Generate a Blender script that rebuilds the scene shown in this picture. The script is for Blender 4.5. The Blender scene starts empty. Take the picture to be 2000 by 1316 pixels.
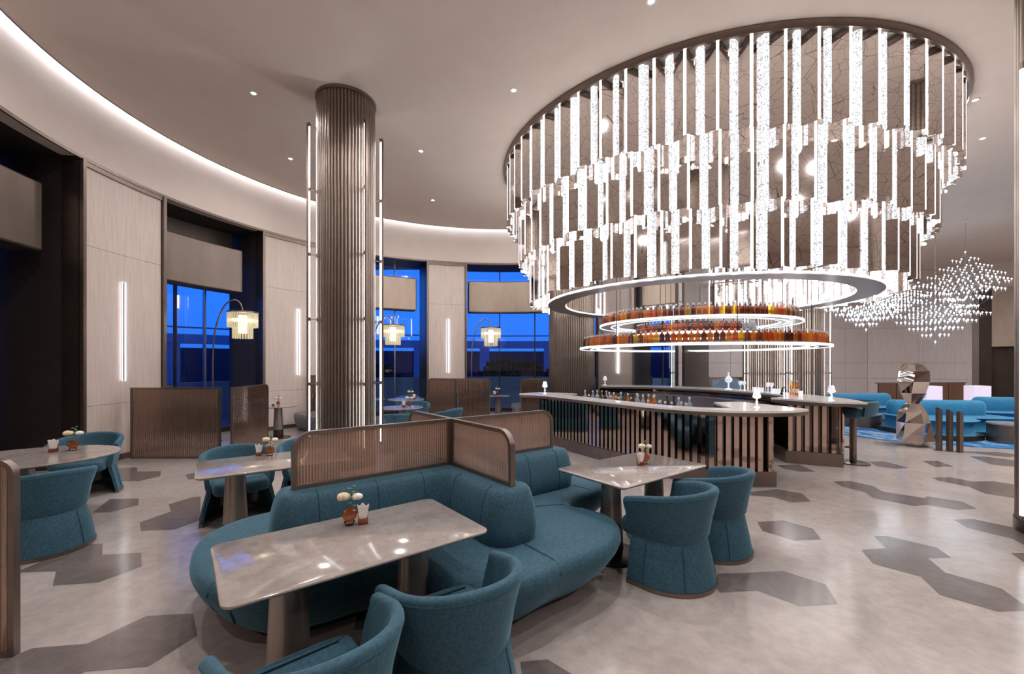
import bpy, bmesh, math, random
from mathutils import Vector, Matrix
random.seed(7)
PI = math.pi
SC = bpy.context.scene
COL = SC.collection
sin, cos = math.sin, math.cos

# ------------------------------------------------------------------ camera, world, exposure
cd = bpy.data.cameras.new('camera'); cam = bpy.data.objects.new('camera', cd); COL.objects.link(cam)
cam.location = (0, 0, 1.75); cam.rotation_euler = (PI/2, 0, 0)
cd.sensor_width = 36; cd.lens = 830/2000*36; cd.shift_y = 0.0255; cd.clip_end = 300; cd.clip_start = .05
SC.camera = cam
SC.view_settings.view_transform = 'Standard'; SC.view_settings.look = 'None'
SC.view_settings.exposure = 1.62; SC.view_settings.gamma = 1
SC.view_settings.use_curve_mapping = False
SC.cycles.use_denoising = True
SC.cycles.max_bounces = 8; SC.cycles.diffuse_bounces = 4; SC.cycles.glossy_bounces = 4
SC.cycles.transmission_bounces = 6; SC.cycles.transparent_max_bounces = 12
SC.cycles.sample_clamp_indirect = 6; SC.cycles.caustics_reflective = False; SC.cycles.caustics_refractive = False

w = bpy.data.worlds.new('dusk_sky'); SC.world = w; w.use_nodes = True
nt = w.node_tree; nt.nodes.clear()
o_ = nt.nodes.new('ShaderNodeOutputWorld'); b_ = nt.nodes.new('ShaderNodeBackground')
tc = nt.nodes.new('ShaderNodeTexCoord'); sx = nt.nodes.new('ShaderNodeSeparateXYZ'); cr = nt.nodes.new('ShaderNodeValToRGB')
nt.links.new(tc.outputs['Generated'], sx.inputs[0]); nt.links.new(sx.outputs['Z'], cr.inputs[0])
cr.color_ramp.elements[0].position = 0.0; cr.color_ramp.elements[0].color = (.015, .13, .50, 1)
cr.color_ramp.elements[1].position = .5; cr.color_ramp.elements[1].color = (.02, .11, .62, 1)
e = cr.color_ramp.elements.new(.12); e.color = (.02, .15, .72, 1)
nt.links.new(cr.outputs[0], b_.inputs[0]); b_.inputs[1].default_value = .58
nt.links.new(b_.outputs[0], o_.inputs[0])

CEIL = 6.27
SPOT_W = 12.5
# downlights in the ceiling: seen first, then unseen, some added to light far right
DOWN = [(-4.33, 7.12), (.03, 7.04), (-1.94, 9.06), (1.74, 5.31), (7.96, 7.3), (9.47, 8.55), (16.37, 16.53), (16.44, 15.2),
        (-2.2, 4.4), (-4.6, 4.4), (0.6, 2.8), (3.6, 3.2), (6.6, 3.9), (9.6, 5.2), (-1.4, 1.6), (2.4, .4), (6.2, 1.0), (10.5, 2.4), (-1.6, -1.6), (4.2, -2.0),
        (-4.9, 9.4), (-2.2, 11.8), (13.0, 6.5), (14.6, 9.3), (18.6, 11.5), (12.6, 16.8), (20.5, 13.5), (.3, 12.4)]
UNLIT = (6, 7)

# ------------------------------------------------------------------ materials
MATS = {}
class NB:
    def __init__(s, name):
        s.m = bpy.data.materials.new(name); s.m.use_nodes = True; s.t = s.m.node_tree; s.t.nodes.clear()
        s.out = s.n('ShaderNodeOutputMaterial'); MATS[name] = s.m
    def n(s, kind, **kw):
        x = s.t.nodes.new(kind)
        for k, v in kw.items():
            if k.startswith('_'): setattr(x, k[1:], v)
            else: x.inputs[k.replace('__', ' ')].default_value = v
        return x
    def l(s, a, b): s.t.links.new(a, b)
    def bsdf(s, col=(.5, .5, .5), rough=.5, metal=0, **kw):
        b = s.n('ShaderNodeBsdfPrincipled'); b.inputs['Base Color'].default_value = (*col, 1)
        b.inputs['Roughness'].default_value = rough; b.inputs['Metallic'].default_value = metal
        for k, v in kw.items(): b.inputs[k.replace('__', ' ')].default_value = v
        s.l(b.outputs[0], s.out.inputs[0]); s.b = b; return b
    def coord(s, scale=(1, 1, 1), rnd=False):
        tc = s.n('ShaderNodeTexCoord'); mp = s.n('ShaderNodeMapping'); mp.inputs['Scale'].default_value = scale
        s.l(tc.outputs['Object'], mp.inputs[0])
        if rnd:
            oi = s.n('ShaderNodeObjectInfo'); mu = s.n('ShaderNodeMath', _operation='MULTIPLY'); mu.inputs[1].default_value = 37
            s.l(oi.outputs['Random'], mu.inputs[0]); s.l(mu.outputs[0], mp.inputs['Location'])
        return mp.outputs[0]
    def noise(s, vec, scale, detail=4, rough=.55, dist=0):
        x = s.n('ShaderNodeTexNoise', Scale=scale, Detail=detail, Roughness=rough, Distortion=dist); s.l(vec, x.inputs[0]); return x.outputs[0]
    def ramp(s, fac, stops):
        r = s.n('ShaderNodeValToRGB'); el = r.color_ramp.elements
        el[0].position, el[0].color = stops[0][0], (*stops[0][1], 1); el[1].position, el[1].color = stops[-1][0], (*stops[-1][1], 1)
        for p, c in stops[1:-1]:
            q = el.new(p); q.color = (*c, 1)
        s.l(fac, r.inputs[0]); return r.outputs[0]
    def bump(s, h, strength=.3, dist=.01):
        b = s.n('ShaderNodeBump', Strength=strength, Distance=dist); s.l(h, b.inputs['Height']); s.l(b.outputs[0], s.b.inputs['Normal'])

def simple(name, col, rough=.5, metal=0, **kw):
    k = NB(name); k.bsdf(col, rough, metal, **kw); return k.m
def noisy(name, c0, c1, scale, rough=.5, metal=0, stretch=(1, 1, 1), bump=0, bscale=None, bdist=.003, **kw):
    k = NB(name); k.bsdf(c0, rough, metal, **kw); v = k.coord(stretch)
    f = k.noise(v, scale); k.l(k.ramp(f, [(.3, c0), (.7, c1)]), k.b.inputs['Base Color'])
    if bump: k.bump(k.noise(v, bscale or scale), bump, bdist)
    return k
def emis(name, col, strength):
    k = NB(name); e = k.n('ShaderNodeEmission'); e.inputs[0].default_value = (*col, 1); e.inputs[1].default_value = strength
    k.l(e.outputs[0], k.out.inputs[0]); return k.m

noisy('velvet_teal', (.019, .066, .102), (.044, .126, .182), 60, .8, bump=.3, bscale=190, bdist=.002,
      Sheen__Weight=.55, Sheen__Roughness=.35, Sheen__Tint=(.3, .6, .75, 1))
noisy('velvet_blue', (.012, .16, .33), (.02, .22, .42), 14, .75, Sheen__Weight=.5, Sheen__Tint=(.3, .65, .9, 1))
noisy('teal_seam', (.008, .05, .09), (.01, .06, .1), 30, .8)
noisy('velvet_brown', (.055, .038, .04), (.075, .052, .052), 18, .8, Sheen__Weight=.4)
noisy('ceiling_paint', (.70, .60, .535), (.73, .63, .56), 2, .85)
noisy('frieze_paint', (.68, .58, .515), (.72, .62, .55), 1.5, .75)
# pale veneer with fine vertical grain
k = NB('pale_veneer'); k.bsdf((.6, .5, .45), .45)
v = k.coord((26, 26, .8)); f = k.noise(v, 2.2, 6, .6, .2)
k.l(k.ramp(f, [(.3, (.58, .475, .42)), (.5, (.68, .57, .51)), (.72, (.75, .64, .58))]), k.b.inputs['Base Color'])
k = NB('grey_veneer'); k.bsdf((.5, .44, .43), .5)
v = k.coord((18, 18, .6)); f = k.noise(v, 2.2, 6, .6, .2)
k.l(k.ramp(f, [(.3, (.58, .52, .515)), (.7, (.72, .66, .65))]), k.b.inputs['Base Color'])
noisy('bronze', (.22, .175, .15), (.26, .205, .175), 6, .34, .85)
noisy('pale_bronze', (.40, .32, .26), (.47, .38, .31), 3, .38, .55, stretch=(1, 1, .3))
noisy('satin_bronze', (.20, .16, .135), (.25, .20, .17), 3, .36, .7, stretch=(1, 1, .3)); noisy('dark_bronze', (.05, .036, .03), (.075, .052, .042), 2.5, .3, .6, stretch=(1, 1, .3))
noisy('rib_bronze', (.24, .195, .165), (.28, .225, .19), 5, .28, .85)
noisy('dark_recess', (.030, .022, .020), (.04, .029, .026), 3, .65)
simple('rose_mirror', (.62, .47, .40), .06, 1)
simple('dark_mirror', (.13, .11, .105), .07, 1); simple('black_metal', (.02, .017, .016), .3, .6)
simple('steel', (.45, .44, .46), .25, .9)
simple('grey_satin', (.42, .40, .42), .3, .7)
simple('white_ceramic', (.8, .78, .76), .3)
simple('napkin_paper', (.85, .82, .80), .8)
simple('crystal_glow', (.8, .82, .88), .12, 0, Emission__Color=(.9, .93, 1, 1), Emission__Strength=.15)  # slight glow put into the material; glasses and dispenser share it though no lamps
k = NB('mirror_etched'); k.bsdf((.88, .83, .81), .05, 1)
v = k.coord((1, 1, 1), True); vo = k.n('ShaderNodeTexVoronoi', Scale=6.5, _feature='DISTANCE_TO_EDGE'); k.l(v, vo.inputs[0])
vo2 = k.n('ShaderNodeTexVoronoi', Scale=4.2, _feature='DISTANCE_TO_EDGE'); k.l(v, vo2.inputs[0])
mn = k.n('ShaderNodeMath', _operation='MINIMUM'); k.l(vo.outputs['Distance'], mn.inputs[0]); k.l(vo2.outputs['Distance'], mn.inputs[1])
k.l(k.ramp(mn.outputs[0], [(.004, (.30, .25, .22)), (.011, (.88, .83, .81))]), k.b.inputs['Base Color'])
# lit etched crystal strip
def lit(name, col, strength, scale, lo):
    k = NB(name); v = k.coord((1, 1, 1), True); vo = k.n('ShaderNodeTexVoronoi', Scale=scale, _feature='DISTANCE_TO_EDGE'); k.l(v, vo.inputs[0])
    r = k.ramp(vo.outputs['Distance'], [(.02, (lo, lo, lo)), (.07, (1, 1, 1))])
    n2 = k.noise(v, scale*2.5, 3); r2 = k.ramp(n2, [(.36, (.34, .34, .36)), (.58, (1, 1, 1))])
    mx = k.n('ShaderNodeMix', _data_type='RGBA', _blend_type='MULTIPLY'); mx.inputs[0].default_value = 1
    k.l(r, mx.inputs[6]); k.l(r2, mx.inputs[7])
    m2 = k.n('ShaderNodeMix', _data_type='RGBA', _blend_type='MULTIPLY'); m2.inputs[0].default_value = 1
    k.l(mx.outputs[2], m2.inputs[6]); m2.inputs[7].default_value = (*col, 1)
    e = k.n('ShaderNodeEmission'); k.l(m2.outputs[2], e.inputs[0]); e.inputs[1].default_value = strength
    k.l(e.outputs[0], k.out.inputs[0])
lit('lit_crystal', (.93, .95, 1), .72, 24, .25)
emis('lit_edge', (1, .94, .91), 5.0)
emis('led_white', (.93, .95, 1), 6); emis('led_post', (.93, .95, 1), .6); emis('led_wall', (.93, .95, 1), 1.5)
emis('led_cove', (.88, .91, 1), 11)
emis('led_shelf', (.90, .94, 1), .8)
emis('lamp_warm', (1, .84, .6), 1.7)
emis('bulb_white', (.80, .90, 1), 2.6)
emis('downlight_glow', (1, .93, .85), 12)
emis('sign_violet', (.45, .3, 1), 1.0)
# stone
def stone(name, c0, c1, c2, rough, scale, spec=.5):
    k = NB(name); k.bsdf(c1, rough); v = k.coord((1, 1, 1)); f = k.noise(v, scale, 8, .65, .6); g = k.noise(v, scale*9, 5, .7)
    c = k.ramp(f, [(.32, c0), (.5, c1), (.68, c2)])
    mx = k.n('ShaderNodeMix', _data_type='RGBA', _blend_type='MULTIPLY'); mx.inputs[0].default_value = .5
    k.l(c, mx.inputs[6]); k.l(k.ramp(g, [(.35, (.78, .78, .78)), (.6, (1.12, 1.1, 1.08))]), mx.inputs[7])
    k.l(mx.outputs[2], k.b.inputs['Base Color']); k.b.inputs['Specular IOR Level'].default_value = spec
stone('floor_stone', (.385, .338, .322), (.44, .39, .372), (.49, .44, .42), .15, 1.1, .5)
stone('floor_dark_stone', (.145, .122, .118), (.175, .15, .145), (.205, .175, .168), .15, 1.6, .5)
stone('table_stone', (.27, .235, .22), (.35, .305, .285), (.42, .37, .345), .09, 2.6, .6)
stone('counter_stone', (.82, .79, .78), (.88, .86, .84), (.92, .90, .88), .15, 3)
# rug
k = NB('blue_rug'); k.bsdf((.03, .15, .35), .95); v = k.coord((1, 1, 1)); f = k.noise(v, 1.6, 6, .6, 1.5)
k.l(k.ramp(f, [(.36, (.012, .07, .2)), (.5, (.03, .22, .5)), (.56, (.35, .38, .45)), (.66, (.05, .16, .36))]), k.b.inputs['Base Color'])
# thin clear glass
def glass(name, tint, fac_scale=1.0, add_trans=None, rough=0.0):
    k = NB(name); t = k.n('ShaderNodeBsdfTransparent'); t.inputs[0].default_value = (*tint, 1)
    g = k.n('ShaderNodeBsdfGlossy'); g.inputs['Roughness'].default_value = rough; fr = k.n('ShaderNodeFresnel'); fr.inputs[0].default_value = 1.5
    mu = k.n('ShaderNodeMath', _operation='MULTIPLY'); mu.inputs[1].default_value = fac_scale; k.l(fr.outputs[0], mu.inputs[0])
    mx = k.n('ShaderNodeMixShader'); k.l(mu.outputs[0], mx.inputs[0]); k.l(t.outputs[0], mx.inputs[1]); k.l(g.outputs[0], mx.inputs[2])
    k.l(mx.outputs[0], k.out.inputs[0])
glass('window_glass', (.72, .84, .95), 1.6)
glass('clear_glass', (.88, .90, .93), 1.8, rough=.05)
# reeded bronze glass
def reeded(name, tr, tl_, dfc, mixd, gl):
    k = NB(name); t = k.n('ShaderNodeBsdfTransparent'); t.inputs[0].default_value = (*tr, 1)
    d = k.n('ShaderNodeBsdfTranslucent'); d.inputs[0].default_value = (*tl_, 1)
    df = k.n('ShaderNodeBsdfDiffuse'); df.inputs[0].default_value = (*dfc, 1)
    g = k.n('ShaderNodeBsdfGlossy'); g.inputs[0].default_value = (.9, .80, .73, 1); g.inputs['Roughness'].default_value = .07
    m1 = k.n('ShaderNodeMixShader'); m1.inputs[0].default_value = .5; k.l(d.outputs[0], m1.inputs[1]); k.l(df.outputs[0], m1.inputs[2])
    m2 = k.n('ShaderNodeMixShader'); m2.inputs[0].default_value = mixd; k.l(t.outputs[0], m2.inputs[1]); k.l(m1.outputs[0], m2.inputs[2])
    m3 = k.n('ShaderNodeMixShader'); m3.inputs[0].default_value = gl; k.l(m2.outputs[0], m3.inputs[1]); k.l(g.outputs[0], m3.inputs[2])
    k.l(m3.outputs[0], k.out.inputs[0])
reeded('reeded_glass', (.90, .74, .64), (.80, .62, .53), (.52, .39, .33), .40, .32)
reeded('smoked_reeded_glass', (.62, .42, .30), (.42, .25, .16), (.20, .12, .085), .42, .30)
# amber liquors and coloured bottles
def liquor(name, col, body=.6):
    k = NB(name); t = k.n('ShaderNodeBsdfTransparent'); t.inputs[0].default_value = (*[min(1, c*1.15) for c in col], 1)
    d = k.n('ShaderNodeBsdfTranslucent'); d.inputs[0].default_value = (*col, 1)
    g = k.n('ShaderNodeBsdfGlossy'); g.inputs['Roughness'].default_value = .08
    m1 = k.n('ShaderNodeMixShader'); m1.inputs[0].default_value = body; k.l(t.outputs[0], m1.inputs[1]); k.l(d.outputs[0], m1.inputs[2])
    m2 = k.n('ShaderNodeMixShader'); m2.inputs[0].default_value = .12; k.l(m1.outputs[0], m2.inputs[1]); k.l(g.outputs[0], m2.inputs[2])
    k.l(m2.outputs[0], k.out.inputs[0])
liquor('amber', (.95, .46, .09)); liquor('gold', (1.0, .66, .14)); liquor('copper_red', (.82, .30, .07)); liquor('vase_amber', (.66, .31, .12), .35); liquor('dark_rum', (.46, .17, .08)); liquor('plum', (.30, .08, .08))
liquor('green_bottle', (.04, .22, .08)); liquor('pink_liquor', (.95, .25, .10)); liquor('clear_bottle', (.75, .78, .82)); liquor('brown_bottle', (.22, .10, .03))
simple('paper_label', (.75, .70, .6), .7); simple('cork_top', (.75, .72, .74), .4)
simple('rose_cream', (.88, .66, .44), .6, 0, Subsurface__Weight=.2); simple('rose_white', (.85, .82, .74), .6)
simple('leaf_green', (.10, .22, .14), .6)
simple('outside_dark', (.02, .035, .07), .9); simple('outside_pale', (.25, .36, .5), .8); simple('hedge_green', (.012, .04, .03), .9)
noisy('brown_leather', (.10, .045, .022), (.15, .07, .035), 4, .35, stretch=(6, 6, .5))
simple('lamp_shade_pale', (.75, .68, .78), .7, 0, Emission__Color=(.85, .75, .95, 1), Emission__Strength=.16)

# ------------------------------------------------------------------ mesh building
class MB:
    def __init__(s): s.v = []; s.f = []; s.mi = []; s.cur = 0
    def add(s, vs, fs):
        b = len(s.v); s.v += [tuple(p) for p in vs]
        for f in fs: s.f.append([i+b for i in f]); s.mi.append(s.cur)
        return s
    def box(s, c, size, rot=0, M=None):
        a, b, d = [x/2 for x in size]; vs = []
        for z in (-d, d):
            for x, y in ((-a, -b), (a, -b), (a, b), (-a, b)):
                vs.append((c[0]+x*cos(rot)-y*sin(rot), c[1]+x*sin(rot)+y*cos(rot), c[2]+z))
        if M: vs = [M @ Vector(p) for p in vs]
        return s.add(vs, [(3, 2, 1, 0), (4, 5, 6, 7), (0, 1, 5, 4), (1, 2, 6, 5), (2, 3, 7, 6), (3, 0, 4, 7)])
    def lathe(s, prof, n=24, c=(0, 0, 0), a0=0, a1=2*PI):
        full = abs(a1-a0-2*PI) < 1e-6; m = n if full else n+1; vs = []
        for i in range(m):
            a = a0+(a1-a0)*i/n
            for r, z in prof: vs.append((c[0]+r*cos(a), c[1]+r*sin(a), c[2]+z))
        L = len(prof); fs = []
        for i in range(n):
            j = (i+1) % m
            for k in range(L-1): fs.append((i*L+k, j*L+k, j*L+k+1, i*L+k+1))
        s.add(vs, fs)
        return s
    def cyl(s, c, r0, r1, z0, z1, n=16):
        return s.lathe([(0.0001, z0), (r0, z0), (r1, z1), (0.0001, z1)], n, c)
    def ringclosed(s, prof, n, c):      # closed profile swept round
        return s.lathe(list(prof)+[prof[0]], n, c)
    def prism(s, poly, z0, z1):
        n = len(poly)
        vs = [(x, y, z0) for x, y in poly]+[(x, y, z1) for x, y in poly]
        return s.add(vs, [tuple(range(n-1, -1, -1)), tuple(range(n, 2*n))]+[(i, (i+1) % n, n+(i+1) % n, n+i) for i in range(n)])
    def tube(s, pts, r, n=8, closed=False):
        P = [Vector(p) for p in pts]; m = len(P); vs = []; ref = None
        rr = r if isinstance(r, (list, tuple)) else [r]*m
        for i, p in enumerate(P):
            a = P[(i-1) % m] if closed or i > 0 else p; b = P[(i+1) % m] if closed or i < m-1 else p
            t = (b-a).normalized()
            if ref is None:
                ref = Vector((0, 0, 1)) if abs(t.z) < .9 else Vector((1, 0, 0))
            u = (ref - t*ref.dot(t)).normalized(); ref = u; q = t.cross(u)
            for k in range(n):
                an = 2*PI*k/n; vs.append(p+(u*cos(an)+q*sin(an))*rr[i])
        fs = []
        for i in range(m if closed else m-1):
            j = (i+1) % m
            for k in range(n): fs.append((i*n+k, i*n+(k+1) % n, j*n+(k+1) % n, j*n+k))
        if not closed: fs += [tuple(range(n-1, -1, -1)), tuple(range((m-1)*n, m*n))]
        return s.add(vs, fs)
    def rings(s, loops, caps=(True, True), closed_loop=True):
        n = len(loops[0]); vs = [p for L in loops for p in L]; fs = []
        for i in range(len(loops)-1):
            for k in range(n if closed_loop else n-1): fs.append((i*n+k, i*n+(k+1) % n, (i+1)*n+(k+1) % n, (i+1)*n+k))
        if caps[0]: fs.append(tuple(range(n-1, -1, -1)))
        if caps[1]: fs.append(tuple(range((len(loops)-1)*n, len(loops)*n)))
        return s.add(vs, fs)
    def ball(s, c, r, n=10, sz=(1, 1, 1)):
        pr = [(max(.0001, r*sin(PI*i/n)), -r*cos(PI*i/n)) for i in range(n+1)]
        b = len(s.v); s.lathe(pr, max(6, n+2))
        for i in range(b, len(s.v)):
            x, y, z = s.v[i]; s.v[i] = (c[0]+x*sz[0], c[1]+y*sz[1], c[2]+z*sz[2])
        return s
    def mesh(s, name, mats, smooth=35):
        me = bpy.data.meshes.new(name); me.from_pydata(s.v, [], s.f)
        for m in (mats if isinstance(mats, (list, tuple)) else [mats]): me.materials.append(MATS[m])
        if len(me.materials) > 1: me.polygons.foreach_set('material_index', s.mi)
        bm = bmesh.new(); bm.from_mesh(me); bmesh.ops.remove_doubles(bm, verts=bm.verts, dist=1e-5)
        bmesh.ops.recalc_face_normals(bm, faces=bm.faces); bm.to_mesh(me); bm.free()
        if smooth:
            me.polygons.foreach_set('use_smooth', [True]*len(me.polygons)); me.set_sharp_from_angle(angle=math.radians(smooth))
        return me
    def build(s, name, mats, parent=None, smooth=35, bevel=0):
        o = bpy.data.objects.new(name, s.mesh(name, mats, smooth)); COL.objects.link(o); o.parent = parent
        if bevel:
            md = o.modifiers.new('bevel', 'BEVEL'); md.width = bevel; md.segments = 2; md.limit_method = 'ANGLE'; md.angle_limit = .7
        return o
def tag(o, label=None, cat=None, group=None, kind=None):
    for k, v in (('label', label), ('category', cat), ('group', group), ('kind', kind)):
        if v: o[k] = v
    return o
def empty(name, loc=(0, 0, 0), rz=0, label=None, cat=None, group=None, kind=None, parent=None):
    o = bpy.data.objects.new(name, None); COL.objects.link(o); o.location = loc; o.rotation_euler = (0, 0, rz)
    o.empty_display_size = .1; o.parent = parent
    return tag(o, label, cat, group, kind)
def copy_tree(o, parent=None):
    c = o.copy(); COL.objects.link(c)
    if parent: c.parent = parent
    for ch in [x for x in KIDS.get(o.name, [])]: copy_child(ch, c)
    return c
def copy_child(o, parent):
    c = o.copy(); COL.objects.link(c); c.parent = parent
    for ch in KIDS.get(o.name, []): copy_child(ch, c)
KIDS = {}
def freeze(o):                      # remember the children of a finished thing so that it can be copied fast
    KIDS[o.name] = list(o.children)
    for c in o.children: freeze(c)
def dup(o, loc, rz=0, label=None, group=None, scale=None):
    c = copy_tree(o); c.location = loc; c.rotation_euler = (0, 0, rz)
    if label: c['label'] = label
    if group: c['group'] = group
    if scale: c.scale = scale
    return c
def catmull(P, n, closed=False):
    out = []; m = len(P); segs = m if closed else m-1
    for i in range(segs):
        p = [P[(i+k-1) % m] if closed else P[min(max(i+k-1, 0), m-1)] for k in range(4)]
        for j in range(n):
            t = j/n
            out.append(tuple(.5*((2*p[1][a])+(-p[0][a]+p[2][a])*t+(2*p[0][a]-5*p[1][a]+4*p[2][a]-p[3][a])*t*t+(-p[0][a]+3*p[1][a]-3*p[2][a]+p[3][a])*t**3) for a in range(len(P[0]))))
    if not closed: out.append(tuple(P[-1]))
    return out
def resample(P, n):
    d = [0]
    for a, b in zip(P, P[1:]): d.append(d[-1]+math.dist(a, b))
    out = []; k = 0
    for i in range(n):
        t = d[-1]*i/(n-1)
        while k < len(d)-2 and d[k+1] < t: k += 1
        u = (t-d[k])/max(1e-9, d[k+1]-d[k]); out.append(tuple(P[k][a]+(P[k+1][a]-P[k][a])*u for a in range(len(P[0]))))
    return out
def normals(P, closed=True):
    out = []; m = len(P)
    for i in range(m):
        a = P[(i-1) % m] if closed or i > 0 else P[i]; b = P[(i+1) % m] if closed or i < m-1 else P[i]
        dx, dy = b[0]-a[0], b[1]-a[1]; L = math.hypot(dx, dy) or 1; out.append((dy/L, -dx/L))   # outward for ccw
    return out
def offset(P, d, closed=True):
    N = normals(P, closed); return [(p[0]+n[0]*d, p[1]+n[1]*d) for p, n in zip(P, N)]
def rrect(cx, cy, a, b, r, n=5):
    out = []
    for qx, qy, st in ((1, 1, 0), (-1, 1, PI/2), (-1, -1, PI), (1, -1, 1.5*PI)):
        for i in range(n+1):
            t = st+PI/2*i/n; out.append((cx+qx*(a/2-r)+r*cos(t), cy+qy*(b/2-r)+r*sin(t)))
    return out
def puff(mb, outline, zs):      # zs: [(z, outward offset)]
    N = normals(outline); mb.rings([[(p[0]+n[0]*d, p[1]+n[1]*d, z) for p, n in zip(outline, N)] for z, d in zs]); return mb

# ------------------------------------------------------------------ setting: floor, ceiling
WC = (-.35, 7.73); WR = 6.76
def wp(deg, r=WR): a = math.radians(deg); return (WC[0]+r*cos(a), WC[1]+r*sin(a))
fl = MB(); fl.prism([(-12, -7), (25, -7), (25, 24), (-12, 24)], -.2, 0)
HEX = [
[(2.7,4.68),(3.02,4.73),(3.18,4.49),(3.07,4.22),(2.79,4.19),(2.61,4.43)],
[(4.75,6.28),(5.01,6.31),(5.14,6.05),(5.05,5.79),(5.35,5.51),(5.45,5.58),(5.69,5.37),(5.59,5.11),(5.31,5.06),(5.13,5.25),(4.92,5.2),(4.68,5.51),(4.79,5.77),(4.67,6.01)],
[(3.66,4.3),(3.8,4.3),(4.03,4.03),(3.95,3.82),(3.73,3.81),(3.62,3.55),(3.8,3.3),(3.71,3.08),(3.63,3.01),(3.42,2.99),(3.23,3.21),(3.35,3.48),(3.15,3.71),(3.27,3.98),(3.54,4.02)],
[(4.94,4.75),(5.18,4.77),(5.33,4.53),(5.25,4.21),(4.86,3.9),(4.98,4.23),(4.84,4.52)],
[(6.41,6.49),(6.72,6.52),(6.81,6.28),(7.14,6.3),(7.31,6.04),(6.58,5.44),(6.34,5.7),(6.46,6.01),(6.35,6.34)],
[(4.59,3.91),(4.82,3.92),(4.46,3.63),(4.51,3.76)],
[(1.71,3.53),(2.0,3.55),(2.28,3.58),(2.48,3.36),(2.37,3.09),(2.07,3.06),(1.89,3.27),(1.59,3.24),(1.58,3.39)],
[(3.22,5.77),(3.68,5.9),(3.89,5.7),(3.78,5.37),(3.51,5.33),(3.4,5.55),(3.16,5.62)],
[(4.53,7.28),(4.96,7.34),(4.89,6.84),(4.63,6.86),(4.51,7.04)],
[(6.33,7.54),(6.64,7.58),(6.63,7.09),(6.34,7.04),(6.2,7.22)],
[(8.58,7.97),(8.84,7.97),(9.12,7.54),(8.58,7.09),(8.27,7.34)],
[(7.35,7.61),(7.62,7.61),(7.47,7.18),(7.13,7.16)],
[(8.81,8.45),(9.55,8.35),(9.75,8.06),(9.22,7.9)],
[(-3.1,2.39),(-2.99,2.53),(-2.94,2.61),(-2.65,2.65),(-2.53,2.94),(-2.23,2.97),(-2.02,2.73),(-2.1,2.45),(-2.42,2.41),(-2.43,2.27),(-2.95,2.27)],
[(-4.2,4.1),(-3.97,4.12),(-3.74,3.88),(-3.42,3.92),(-3.19,3.66),(-3.3,3.39),(-3.61,3.34),(-3.83,3.57),(-4.15,3.55),(-4.15,3.73)],
[(-4.02,5.01),(-4.25,5.26),(-4.17,5.55),(-4.08,5.57),(-3.47,4.73),(-3.55,4.47),(-3.87,4.43),(-4.09,4.67)],
[(-6.66,7.08),(-6.3,7.14),(-6.04,6.85),(-5.69,6.89),(-5.44,6.57),(-5.53,6.3),(-5.91,6.29)],
[(-5.18,5.47),(-4.82,5.49),(-4.6,5.23),(-4.72,4.98),(-4.91,4.98)],
[(-5.11,6.65),(-5.05,6.8),(-4.77,6.43),(-4.86,6.38)],
[(0.05,2.49),(0.21,2.51),(0.37,2.36),(0.38,2.26),(0.24,2.25),(0.06,2.32)],
[(-1.11,3.08),(-0.93,3.22),(-0.73,3.02),(-0.87,2.79),(-1.04,2.79)]]
for i in range(3):                       # a few more inlays where other views would find them
    for j in range(4):
        x, y = -1.5+3.1*j+i*.9, -.9-1.7*i
        HEX.append([(x+.42*cos(t+.3)*1.25, y+.42*sin(t+.3)*.8) for t in [PI/3*q for q in range(6)]])
for i in range(5):
    x, y = 8.2+2.4*i, 1.5+1.2*i
    HEX.append([(x+.42*cos(t+.3)*1.25, y+.42*sin(t+.3)*.8) for t in [PI/3*q for q in range(6)]])
fl.cur = 1
for P in HEX:
    A = sum(P[i][0]*P[(i+1) % len(P)][1]-P[(i+1) % len(P)][0]*P[i][1] for i in range(len(P)))
    if A < 0: P = P[::-1]
    fl.add([(x, y, .0012) for x, y in P], [tuple(range(len(P)))])
tag(fl.build('floor', ['floor_stone', 'floor_dark_stone'], smooth=0), kind='structure')

# ceiling: slab stops short of the wall, leaving a cove slot
CR = WR-.16
arc = [wp(d, CR) for d in range(60, 222, 3)]            # counter-clockwise from the back round the left
cpoly = arc+[(-5.6, -6.9), (24.9, -6.9), (24.9, 14), (23.2, 18.6), (21.9, 20.1), (20.4, 21.6), (18, 22.0), (13.8, 21.2), (7.3, 18.3), (4.1, 14.2)]
cl = MB(); n = len(cpoly)
cl.add([(x, y, CEIL) for x, y in cpoly]+[(x, y, CEIL+.12) for x, y in cpoly], [tuple(range(n-1, -1, -1)), tuple(range(n, 2*n))]+[(i, (i+1) % n, n+(i+1) % n, n+i) for i in range(n)])
tag(cl.build('ceiling', 'ceiling_paint', smooth=0), kind='structure')
tl = MB(); tl.prism([(-12, -7.2), (25.2, -7.2), (25.2, 24), (-12, 24)], CEIL+.75, CEIL+.85)
tag(tl.build('ceiling', 'ceiling_paint', smooth=0), kind='structure')

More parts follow.
